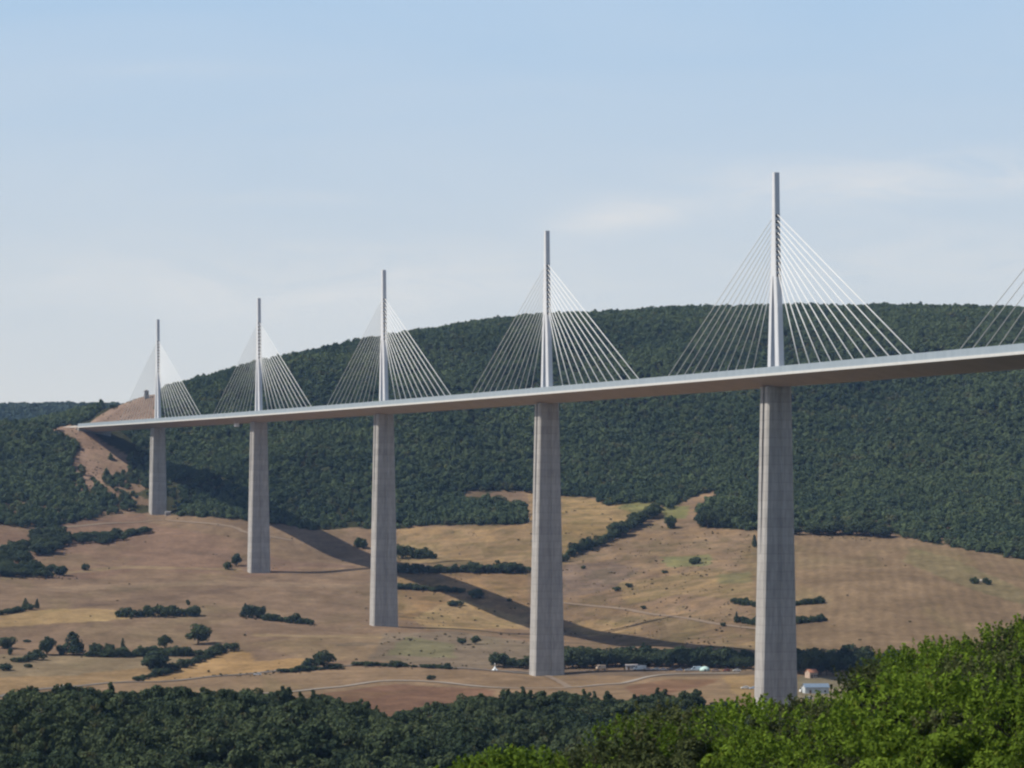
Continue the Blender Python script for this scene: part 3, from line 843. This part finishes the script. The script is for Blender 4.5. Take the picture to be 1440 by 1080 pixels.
tree_at(332, 796, 16, 19, 'small tree left of the foot of the second pier', 'round'); tree_at(321, 801, 15, 12, 'bush leaning beside the small tree by the second pier', 'bush')
tree_at(120, 802, 11, 11, 'faint thin bush in the middle of the pink-brown field', 'bush')
# woods at the left edge of the fields
patch([(0,812),(0,780),(45,762),(78,748),(94,752),(96,768),(62,784),(30,797),(0,806)], 22, 14, 60, 'tree in the dark copse at the left edge of the fields', 'trees of the left copse')
patch([(0,806),(50,800),(72,804),(106,812),(60,813),(0,812)], 20, 12, 34, 'tree in the lower tongue of the left copse', 'trees of the lower copse tongue')
patch([(100,758),(160,753),(212,747),(195,757),(140,766),(104,766)], 18, 10, 40, 'tree in the narrow thicket on the brown field', 'trees of the narrow thicket')
# middle slopes
row([(790,790),(806,781),(826,772)], 12, 12, 6, 'bush at the lower end of the long hedge climbing the slope', 'bushes at the lower end of the climbing hedge')
row([(826,774),(850,764),(870,754)], 14, 14, 7, 'bush in the middle of the long hedge climbing the slope', 'bushes midway up the climbing hedge')
row([(868,755),(890,743),(912,731),(932,718)], 20, 18, 8, 'tree in the upper part of the long hedge climbing the slope', 'trees of the upper climbing hedge', kind='round')
tree_at(943, 743, 20, 18, 'round bush alone on the green patch right of the climbing hedge', 'bush')
tree_at(976, 793, 21, 10, 'low dark bush on the small green patch of the slope', 'bush')
patch([(984,742),(990,730),(1062,724),(1062,744),(1030,742)], 22, 20, 22, 'tree in the grove in front of the hill beside the nearest pier', 'trees of the grove beside the nearest pier')
patch([(975,714),(1010,710),(1010,716),(978,716)], 13, 7, 5, 'low bush in the corner of the bare slope', 'bushes in the corner of the slope', 'bush')
row([(1120,752),(1150,752),(1200,752),(1235,755)], 22, 17, 11, 'tree at the top edge of the large tan field', 'trees at the top of the tan field', kind='round')
tree_at(1243, 756, 32, 20, 'spreading tree at the top edge of the large tan field', 'round')
row([(1034,849),(1062,853),(1100,853),(1161,848)], 9, 8, 5, 'small bush in the upper of the two dark rows crossing the tan field', 'bushes of the upper dark row')
row([(1034,874),(1062,879),(1100,879),(1163,873)], 9, 8, 5, 'small bush in the lower of the two dark rows crossing the tan field', 'bushes of the lower dark row')
tree_at(1036, 876, 9, 17, 'narrow tree at the left end of the lower dark row', 'cone'); tree_at(1048, 877, 10, 11, 'bush beside the narrow tree of the lower dark row', 'bush')
tree_at(1017, 881, 9, 7, 'single dark bush on the path left of the dark rows', 'bush')
tree_at(1371, 821, 14, 10, 'left bush beside the pale boulder in the tan field', 'bush'); tree_at(1389, 822, 14, 10, 'right bush beside the pale boulder in the tan field', 'bush')
tree_at(1061, 770, 9, 22, 'slim tree at the edge of the slope beside the nearest pier', 'cone')
row([(566,786),(585,786),(618,785)], 17, 15, 10, 'bush in the thicket right of the middle pier', 'bushes right of the middle pier')
tree_at(505, 770, 14, 14, 'bush just left of the middle pier at the shadow edge', 'bush'); tree_at(511, 772, 13, 15, 'tree just left of the middle pier', 'round')
row([(560,806),(620,805),(680,805),(742,806)], 16, 10, 8, 'bush in the long level hedge right of the middle pier', 'bushes of the long level hedge')
tree_at(667, 806, 20, 18, 'round tree rising above the long level hedge', 'round'); tree_at(640, 805, 12, 13, 'small tree in the long level hedge', 'round')
row([(560,828),(610,831),(655,834)], 13, 7, 8, 'bush of the short lower hedge inside the bridge shadow', 'bushes of the short lower hedge')
tree_at(671, 841, 26, 14, 'dark bush at the end of the short lower hedge', 'bush'); tree_at(640, 852, 22, 9, 'low dark bush below the end of the short hedge', 'bush')
for i, (a, b, w_, h_) in enumerate([(700,792,9,5),(716,846,8,5),(884,826,12,6),(868,831,14,7),(935,806,9,5),(905,856,10,5),(820,800,8,5),(700,708,26,9)]):
    tree_at(a, b, w_, h_, 'small shrub scattered on the scrubby slope', 'bush', 'shrubs scattered on the scrubby slope')
M_SCRUB = leaf_mat('dry_scrub_leaves', (.075, .072, .042), (.190, .160, .088), .03, .2)
scrub_obj = [bpy.data.objects.new('scrub_tuft', crown_mesh('scrub_tuft', 470+k, 1.0, .9, -.05, 9, 260, .26, M_SCRUB, 'round', 1.5, (.25,.5))) for k in range(3)]
def scrub():
    zones = [([(560,742),(735,742),(745,700),(930,714),(900,740),(830,780),(790,800),(560,790)], .0030),
             ([(790,800),(900,738),(1060,750),(1060,912),(850,905),(790,890)], .0052), ([(560,800),(740,806),(745,885),(560,880)], .0045),
             ([(540,890),(745,890),(790,935),(640,940),(520,930)], .0035), ([(0,740),(205,718),(340,730),(500,790),(350,810),(0,815)], .0012),
             ([(100,640),(205,655),(215,716),(130,730),(90,700)], .03), ([(60,604),(110,600),(186,650),(170,672),(110,680),(98,640)], .013),
             ([(122,598),(150,578),(196,545),(222,535),(224,596)], .010), ([(0,815),(500,800),(540,925),(360,945),(0,960)], .0004),
             ([(1060,750),(1440,787),(1440,860),(1240,918),(1060,914)], .0003), ([(640,688),(745,688),(745,714),(650,712)], .012), ([(1120,728),(1260,736),(1310,765),(1120,756)], .012)]
    r = np.random.default_rng(77); P_ = []
    gx = r.uniform(-520, 420, 60000*4); gy = r.uniform(1650, 3130, 60000*4); gz = terr(gx, gy); px = 720+gx*F/gy; py = HY-gz*F/gy
    dens = len(gx)/(940*1480.); keep = np.zeros(len(gx), bool); u_ = r.random(len(gx)); cl_ = vnoise(gx, gy, 17, 44)
    for poly, d in zones: keep |= inpoly(px, py, poly) & (u_ < d/dens*np.where(cl_ > .5, 1.8, .3))
    # rough growth along the hedge lines
    for a, b in [((118,923),(330,915)),((192,958),(310,920)),((560,806),(742,806)),((560,828),(671,840)),((790,790),(932,718)),((168,868),(279,866)),((341,868),(442,879)),((395,946),(480,940)),((500,936),(640,941)),((793,941),(1062,942)),((100,766),(212,748)),((0,812),(106,813)),((240,957),(480,939)),((1120,752),(1240,755))]:
        t = np.clip(((px-a[0])*(b[0]-a[0])+(py-a[1])*(b[1]-a[1]))/((b[0]-a[0])**2+(b[1]-a[1])**2), 0, 1)
        dd = np.hypot(px-a[0]-t*(b[0]-a[0]), (py-a[1]-t*(b[1]-a[1]))*2.2)
        keep |= (dd < 6) & (u_ < .035/dens)
    x, y, z = gx[keep], gy[keep], gz[keep]; n = len(x); s_ = .38 + .85*r.random(n)**2.4
    print('scrub', n)
    o = scatter('dry_scrub', np.stack([x, y, z], 1), r.uniform(0, 6.28, n), np.stack([s_, s_, s_*r.uniform(.5, 1.1, n)], 1), r.integers(0, 3, n), scrub_obj)
    tag(o, 'dry scrub and weeds scattered over the fields and along the hedges', 'scrub', None, 'stuff')
scrub()
# belt of trees along the river side road
row([(698,938),(730,940),(775,942)], 20, 18, 9, 'tree of the belt left of the second nearest pier foot', 'trees left of the second nearest pier foot', kind='round')
row([(793,940),(840,938),(900,937),(960,938),(1062,941)], 24, 22, 7, 'tree in the dark belt between the two nearest piers', 'trees of the belt between the nearest piers', kind='round')
row([(800,934),(900,931),(1062,934)], 22, 20, 11, 'tree at the back of the dark belt between the two nearest piers', 'trees at the back of the belt', kind='round')
row([(1120,948),(1180,950),(1260,955),(1330,960)], 26, 30, 9, 'tree in the belt right of the nearest pier', 'trees of the belt right of the nearest pier', kind='round')
row([(1120,938),(1180,938),(1260,944),(1330,950)], 24, 24, 11, 'tree at the back of the belt right of the nearest pier', 'trees at the back of the right belt', kind='round')
tree_at(905, 928, 16, 26, 'tall tree standing above the dark belt', 'cone'); tree_at(886, 928, 16, 20, 'tree beside the tall one above the dark belt', 'round')
tree_at(941, 926, 9, 14, 'small pointed tree above the dark belt', 'cone')
# along the skyline cut
tree_at(160, 574, 12, 6, 'bush at the foot of the bare cutting', 'bush', d0=2960.)

# ------------------------------------------------------------------ near bright trees
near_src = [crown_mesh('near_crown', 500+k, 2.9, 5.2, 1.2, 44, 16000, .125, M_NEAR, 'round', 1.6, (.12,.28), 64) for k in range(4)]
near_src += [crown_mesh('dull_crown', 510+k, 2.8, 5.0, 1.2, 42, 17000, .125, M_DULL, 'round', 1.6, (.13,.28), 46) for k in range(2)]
near_trunk = [trunk_mesh('near_trunk', 520+k, 3.6, .17, 2.3, 7) for k in range(2)]
NEAR_EDGE = [(600,1100),(660,1078),(700,1068),(760,1040),(850,1018),(900,1012),(950,1002),(1000,1000),(1050,1004),(1090,998),(1130,996),(1165,984),(1190,950),(1215,932),(1250,918),(1290,905),(1350,905),(1395,902),(1410,885),(1440,870),(1520,850)]
def near_trees():
    r = random.Random(4); placed = []; tries = 0
    PLACE = ['by the left tip of the bright trees', 'below the second nearest pier', 'between the two nearest piers', 'just left of the nearest pier', 'in front of the nearest pier', 'right of the nearest pier', 'below the tan field', 'near the right edge']
    LOOK = ['leafy green oak', 'bright green young oak', 'yellow-green oak', 'dense green oak']
    while len(placed) < 75 and tries < 9000:
        tries += 1
        px = r.uniform(600, 1580); D = r.uniform(118, 232)
        X = (px-720)*D/F
        if any((X-a)**2+(D-b)**2 < 3.9**2 for a, b in placed): continue
        z = tz(X, D); s = r.uniform(.68, 1.25)
        edge = float(np.interp(px, [e[0] for e in NEAR_EDGE], [e[1] for e in NEAR_EDGE])) + r.uniform(-9, 14)
        top = HY - (z+6.9*s)*F/D
        if top < edge:
            s = s - (edge-top)*D/F/6.9
        if s < .5: continue
        top = HY - (z+6.9*s)*F/D
        if top > 1100: continue
        placed.append((X, D))
        k = min(7, max(0, int((px-620)/110)))
        lab = '%s %s, %s' % (LOOK[len(placed) % 4], PLACE[k], 'front of the bank' if D < 160 else ('middle of the bank' if D < 200 else 'crest of the bank'))
        put_tree('bright_oak_tree', near_src[4 + len(placed) % 2 if (r.random() < .28 or (1085 < px < 1190 and D > 185)) else len(placed) % 4], near_trunk[len(placed) % 2], (X, D, z), (s*1.05, s*1.05, s), r.uniform(0, 6.28), lab, 'tree', 'bright oaks of the near bank')
near_trees()

# ------------------------------------------------------------------ small things in the valley
M_GLASS = simple_mat('dark_glass', (.03, .04, .05), .15, .1, 1.0)
M_TYRE = simple_mat('tyre_rubber', (.03, .03, .03), .9, .1, 1.0)
def paint(n, c): return simple_mat(n, c, .35, .04, .5)
def make_vehicle(name, label, px, py, rz, col, van=False, d0=1240.):
    X, D, z = hit(px, py, d0)
    e = empty(name, (X, D, z+.12), rz); tag(e, label, 'van' if van else 'car')
    L, Wd = (5.4, 2.0) if van else (4.4, 1.8)
    prof = [(0,.35),(0,1.2),(.25,1.45),(1.0,2.3),(1.3,2.45),(L-.1,2.45),(L,2.2),(L,.35)] if van else \
           [(0,.35),(0,.75),(.15,.85),(1.1,.98),(1.75,1.45),(3.2,1.48),(3.9,1.05),(L-.05,.95),(L,.8),(L,.35)]
    m = MB(); rr_ = []
    for y_, k in ((-Wd/2, .94), (-Wd/2+.12, 1.0), (Wd/2-.12, 1.0), (Wd/2, .94)):
        rr_.append([(a-L/2, y_, .35+(b-.35)*k) for a, b in prof])
    m.loft(rr_); m.build('body', paint(name+'_paint', col), e)
    m = MB()
    if van:
        for sy in (-1, 1):
            y_ = sy*(Wd/2+.004); m.add([(.75-L/2, y_, 1.35), (1.9-L/2, y_, 1.35), (1.9-L/2, y_, 2.05), (1.1-L/2, y_, 2.05)], [(0,1,2,3)])
        m.box(-L/2+.30, -L/2+.34, -.8, .8, 1.42, 1.5)
        m.add([(.27-L/2,-.85,1.50),(.27-L/2,.85,1.50),(.93-L/2,.85,2.25),(.93-L/2,-.85,2.25)], [(0,1,2,3)])
    else:
        for sy in (-1, 1):
            y_ = sy*(Wd/2+.004); m.add([(1.35-L/2, y_, 1.0), (3.6-L/2, y_, 1.0), (3.1-L/2, y_, 1.36), (1.8-L/2, y_, 1.36)], [(0,1,2,3)])
        m.add([(1.12-L/2,-.75,1.02),(1.12-L/2,.75,1.02),(1.70-L/2,.7,1.45),(1.70-L/2,-.7,1.45)], [(0,1,2,3)])
    m.build('window', M_GLASS, e)
    for wx in (.85, L-.85):
        for sy in (-1, 1):
            m = MB(); m.tube((wx-L/2, sy*(Wd/2-.2), .34), (wx-L/2, sy*(Wd/2+.03), .34), .34, n=14, mi=0); m.tube((wx-L/2, sy*(Wd/2+.03), .34), (wx-L/2, sy*(Wd/2+.04), .34), .18, n=10, mi=1)
            m.build('wheel', [M_TYRE, M_EDGE], e)
    return e
Wt = (.80, .80, .78)
make_vehicle('parked_van', 'second white van, tight beside the pale cabin', 897, 942.5, .3, (.86,.86,.84), True)
make_vehicle('parked_van', 'pale blue van between the silver car and the dome tent', 979, 943.5, .1, (.45,.55,.66), True)
make_vehicle('parked_car', 'light grey car between the white car and the dark grey car', 932, 943.2, .1, (.60,.60,.62))
make_vehicle('parked_car', 'reddish car at the right end of the parked line', 1022, 944.5, .2, (.35,.12,.10))
make_vehicle('parked_car', 'white car between the reddish car and the nearest pier', 1036, 944.5, .1, (.75,.75,.74))
make_vehicle('parked_van', 'white van parked at the edge of the dark belt between the two nearest piers', 902, 942, .05, Wt, True)
make_vehicle('parked_van', 'cream van standing alone left of the group of vehicles', 845, 941.5, .4, (.62,.50,.38), True)
make_vehicle('parked_car', 'bright white car at the right end of the white group', 922, 942.5, .1, (.85,.83,.78))
make_vehicle('parked_car', 'pinkish grey car between the white van and the white car', 911, 943, 0, (.50,.42,.40))
make_vehicle('parked_car', 'dark grey car beside the white group', 943, 943, .2, (.09,.10,.13))
make_vehicle('parked_car', 'blue grey car right of the dark grey car', 955, 944, 0, (.18,.22,.32))
make_vehicle('parked_car', 'silver car parked below the dark belt', 968, 944, .1, (.50,.52,.54))
make_vehicle('parked_car', 'brownish car nearest to the tall pier in the parked line', 1006, 944.5, 0, (.30,.22,.20))
make_vehicle('parked_car', 'white car just left of the nearest pier base', 1048, 969, .1, Wt, False)
make_vehicle('parked_car', 'pale blue car half behind the nearest pier base', 1060, 969.5, .1, (.45,.55,.70), False)
make_vehicle('moving_car', 'small pale car on the lane below the straw strip', 362, 950, .15, (.70,.72,.74))
make_vehicle('moving_car', 'tiny white car on the lane above the dark wood', 90, 967.5, .1, Wt)
make_vehicle('parked_van', 'white van beside the shed right of the nearest pier', 1132, 974, .3, Wt, True)
make_vehicle('parked_car', 'light grey car in front of the van right of the nearest pier', 1136, 984, .1, (.5,.52,.56))

def make_shed(name, label, px, py, L, Wd, Hh, wallc, roofc, rz=0.0, cat='shed', d0=1240., rise=1.0):
    X, D, z = hit(px, py, d0)
    e = empty(name, (X, D, z-.3), rz); tag(e, label, cat)
    m = MB()
    m.add([(-L/2,-Wd/2,0),(L/2,-Wd/2,0),(L/2,Wd/2,0),(-L/2,Wd/2,0),(-L/2,-Wd/2,Hh),(L/2,-Wd/2,Hh),(L/2,Wd/2,Hh),(-L/2,Wd/2,Hh),(-L/2,0,Hh+rise),(L/2,0,Hh+rise)],
          [(0,1,5,4),(1,2,6,9,5),(2,3,7,6),(3,0,4,8,7)])
    m.build('wall', simple_mat(name+'_wall', wallc, .9, .15, .7), e)
    m = MB(); o_ = .35
    for s_ in (-1, 1):
        m.loft([[(x_, s_*(Wd/2+o_), Hh-.12+.003), (x_, 0, Hh+rise+.003), (x_, 0, Hh+rise+.15), (x_, s_*(Wd/2+o_), Hh+.03)] for x_ in (-L/2-o_, L/2+o_)])
    m.build('roof', simple_mat(name+'_roof', roofc, .8, .15, .9), e)
    m = MB(); m.box(-L*.32, -L*.32+1.0, -Wd/2-.06, -Wd/2-.004, .05, 2.05); m.build('door', simple_mat(name+'_door', (.16,.11,.08), .8), e)
    for wx in (.02, .30):
        m = MB(); m.box(L*wx, L*wx+.9, -Wd/2-.05, -Wd/2-.004, 1.0, 1.9); m.build('window', M_GLASS, e)
    return e
make_shed('site_cabin', 'long pale cabin at the left of the white vehicles', 888, 941.8, 6.6, 2.8, 2.9, (.50,.46,.44), (.36,.33,.32), 0, 'cabin', rise=.4)
make_shed('large_shed', 'large shed with a dull blue roof right of the nearest pier base', 1147, 975, 12, 7, 3.4, (.50,.54,.56), (.17,.23,.31), .1, 'shed', rise=1.7)
make_shed('stone_cottage', 'small stone cottage with orange tiled roof among the trees right of the nearest pier', 1141, 953, 5.2, 4.6, 3.2, (.50,.38,.30), (.45,.20,.12), .5, 'cottage', rise=1.6)
make_shed('concrete_hut', 'small grey utility hut just right of the farthest pier foot', 236, 725, 4.6, 4.0, 3.6, (.45,.42,.40), (.4,.4,.4), .2, 'hut', rise=.3)

def make_tent(name, label, px, py, R, Hh, col, mast=False):
    X, D, z = hit(px, py)
    e = empty(name, (X, D, z), 0); tag(e, label, 'tent')
    m = MB(); n = 12; prof = [(1,0),(.96,.35),(.80,.62),(.45,.88),(.12,.99)] if not mast else [(1,0),(.62,.22),(.30,.5),(.10,.85),(.03,1)]
    m.loft([[(math.cos(2*math.pi*i/n)*R*a, math.sin(2*math.pi*i/n)*R*a, Hh*b) for i in range(n)] for a, b in prof])
    m.build('canopy', simple_mat(name+'_cloth', col, .8, .06, .6), e, True)
    m = MB(); m.box(-.35, .35, -R-.02, -R+.18, 0, Hh*.45); m.build('entrance', M_DARK, e)
    if mast:
        m = MB(); m.tube((0, 0, Hh*.9), (0, 0, Hh*1.35), .14, n=8); m.tube((0, 0, Hh*1.35), (0, 0, Hh*1.62), .42, .30, n=10); m.build('finial', M_EDGE, e)
    return e
make_tent('dome_tent', 'pale green dome tent under the dark belt of trees', 991, 943.5, 3.0, 2.7, (.50,.68,.64))
make_tent('pointed_tent', 'white pointed tent with a knob on top beside the lane', 696, 943, 2.6, 2.6, (.75,.80,.82), True)

def boulder(px, py, sx, sy, sz, label, d0=1240.):
    X, D, z = hit(px, py, d0); r = random.Random(int(px))
    m = MB(); rings = []
    for k in range(6):
        ph = math.pi*(k+.35)/6.4
        rings.append([(math.cos(a)*math.sin(ph)*sx*(1+r.uniform(-.15,.15)), math.sin(a)*math.sin(ph)*sy*(1+r.uniform(-.15,.15)), -math.cos(ph)*sz*.6+sz*.35) for a in [2*math.pi*i/9 for i in range(9)]])
    m.loft(rings)
    o = m.build('boulder', M_ROCK); o.location = (X, D, z)
    return tag(o, label, 'boulder')
boulder(1380, 819, 2.6, 2, 2.6, 'pale boulder between two bushes in the tan field')

# transformer tower on the skyline above the cutting
X, D, z = hit(206, 560, 2960.)
e = empty('stone_tower', (X, D, z-.5), .3); tag(e, 'small square tower on the skyline above the bare cutting', 'tower')
m = MB(); m.loft([[(-w_, -w_, h_), (w_, -w_, h_), (w_, w_, h_), (-w_, w_, h_)] for w_, h_ in ((2.3, 0), (2.1, 7.6))]); m.build('wall', simple_mat('tower_stone', (.24,.24,.25), .9), e)
m = MB(); m.loft([[(-w_, -w_, h_), (w_, -w_, h_), (w_, w_, h_), (-w_, w_, h_)] for w_, h_ in ((2.5, 7.61), (2.5, 7.9), (.2, 9.2))]); m.build('roof', simple_mat('tower_roof', (.12,.11,.11), .9), e)
m = MB(); m.box(-.5, .5, -2.34, -2.24, 4.2, 5.6); m.build('window', M_GLASS, e)

# ------------------------------------------------------------------ camera, sun, sky
cam = bpy.data.cameras.new('camera'); co = bpy.data.objects.new('camera', cam); COL.objects.link(co)
co.location = (0, 0, 0); co.rotation_euler = (math.radians(90), 0, 0)
cam.sensor_width = 36; cam.lens = 36*F/1440; cam.shift_y = (HY-540)/1440
cam.clip_start = .5; cam.clip_end = 60000
scn.camera = co

LD = Vector((1.0, .25, -1.15)).normalized()
sun = bpy.data.lights.new('sun', 'SUN'); sun.energy = 4.3; sun.angle = math.radians(.53); sun.color = (1.0, .945, .86)
so = bpy.data.objects.new('sun', sun); COL.objects.link(so); so.rotation_euler = LD.to_track_quat('-Z', 'Y').to_euler()
so.location = (-300, 0, 300)

w = bpy.data.worlds.new('World'); scn.world = w; w.use_nodes = True
nt = NT(w.node_tree); bg = w.node_tree.nodes['Background']
sky = nt.new('ShaderNodeTexSky', sky_type='NISHITA'); sky.sun_disc = False
sky.sun_elevation = math.asin(-LD.z); sky.sun_rotation = math.atan2(-LD.x, -LD.y)
sky.altitude = 500; sky.air_density = 1.0; sky.dust_density = 1.5; sky.ozone_density = 1.2
STR = .10
dirn = nt.new('ShaderNodeTexCoord').outputs['Generated']
sep = nt.new('ShaderNodeSeparateXYZ'); nt.l.new(dirn, sep.inputs[0])
yy = nt.math('MAXIMUM', nt.math('ABSOLUTE', sep.outputs[1]), .05)
u = nt.math('DIVIDE', sep.outputs[0], yy); v = nt.math('DIVIDE', sep.outputs[2], yy)
zc = sep.outputs[2]
def grey(c): return rgba([q/STR for q in c])
low = grey((.690, .735, .800)); high = grey((.440, .625, .870))
tgt = nt.mix(nt.ramp(zc, .045, .185), low, high)
# paler to the left, thin veil with soft streaks
cv = nt.new('ShaderNodeCombineXYZ'); nt.l.new(nt.math('MULTIPLY', u, 5.0), cv.inputs[0]); nt.l.new(nt.math('MULTIPLY', v, 24.0), cv.inputs[1])
nz = nt.noise(cv.outputs[0], 1.0, 6, .55, .6)
veil = nt.ramp(nz, .38, .75, 0, .40)
veil = nt.math('MULTIPLY', veil, nt.ramp(v, .02, .17, 1.0, .45))
def blob(u0, v0, a, b, k):
    du = nt.math('DIVIDE', nt.math('SUBTRACT', u, u0), a); dv = nt.math('DIVIDE', nt.math('SUBTRACT', v, v0), b)
    e_ = nt.math('ADD', nt.math('MULTIPLY', du, du), nt.math('MULTIPLY', dv, dv))
    return nt.math('MULTIPLY', nt.math('EXPONENT', nt.math('MULTIPLY', e_, -1.0)), k)
cv2 = nt.new('ShaderNodeCombineXYZ'); nt.l.new(nt.math('MULTIPLY', u, 16.0), cv2.inputs[0]); nt.l.new(nt.math('MULTIPLY', v, 70.0), cv2.inputs[1])
nz2 = nt.ramp(nt.noise(cv2.outputs[0], 1.0, 6, .6, 1.2), .33, .68, .1, 1.0)
bl = None
for args in [(.028,.114,.014,.004,.95),(.042,.118,.018,.005,.8),(.140,.130,.075,.008,.95),(.085,.124,.04,.006,.5),(.14,.102,.07,.010,.7),(-.105,.094,.075,.014,.8),(-.11,.166,.035,.003,.2),(-.075,.123,.03,.003,.4),(-.02,.095,.06,.012,.6)]:
    g_ = blob(*args); bl = g_ if bl is None else nt.math('ADD', bl, g_)
cl = nt.math('MULTIPLY', bl, nz2)
fac = nt.math('ADD', veil, cl, clamp=True)
tgt = nt.mix(fac, tgt, grey((.735, .785, .865)))
# near the horizon haze hides most of the clear sky; overhead it is the plain sky
hz = nt.math('MULTIPLY', nt.ramp(zc, .19, .38, .92, .0), nt.ramp(sep.outputs[1], -.3, .6, .35, 1.0))  # pale sky weakened behind the camera, added to darken the pier fronts
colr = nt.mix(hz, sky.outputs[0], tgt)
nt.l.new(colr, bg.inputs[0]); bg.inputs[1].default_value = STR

# thin blue haze filling the valley
mb = MB(); mb.box(-9000, 9000, -900, 9000, -400, 900)
hm = bpy.data.materials.new('valley_haze'); hm.use_nodes = True
for nd in list(hm.node_tree.nodes):
    if nd.type == 'BSDF_PRINCIPLED': hm.node_tree.nodes.remove(nd)
vs = hm.node_tree.nodes.new('ShaderNodeVolumeScatter'); vs.inputs['Color'].default_value = (.34, .56, 1.0, 1); vs.inputs['Density'].default_value = 3.6e-5
hm.node_tree.links.new(vs.outputs[0], [n for n in hm.node_tree.nodes if n.type == 'OUTPUT_MATERIAL'][0].inputs['Volume'])
hz_o = mb.build('haze', hm); tag(hz_o, 'thin blue haze hanging in the air of the valley', 'haze', None, 'stuff')

scn.view_settings.view_transform = 'Standard'; scn.view_settings.look = 'None'; scn.view_settings.exposure = 0
scn.render.film_transparent = False
scn.cycles.filter_width = 2.3
scn.cycles.max_bounces = 5; scn.cycles.diffuse_bounces = 3; scn.cycles.glossy_bounces = 2; scn.cycles.transmission_bounces = 3
scn.cycles.use_denoising = True; scn.cycles.volume_bounces = 0; scn.cycles.transparent_max_bounces = 8
scn.render.resolution_x = 1024; scn.render.resolution_y = 768
print('objects', len(scn.objects))
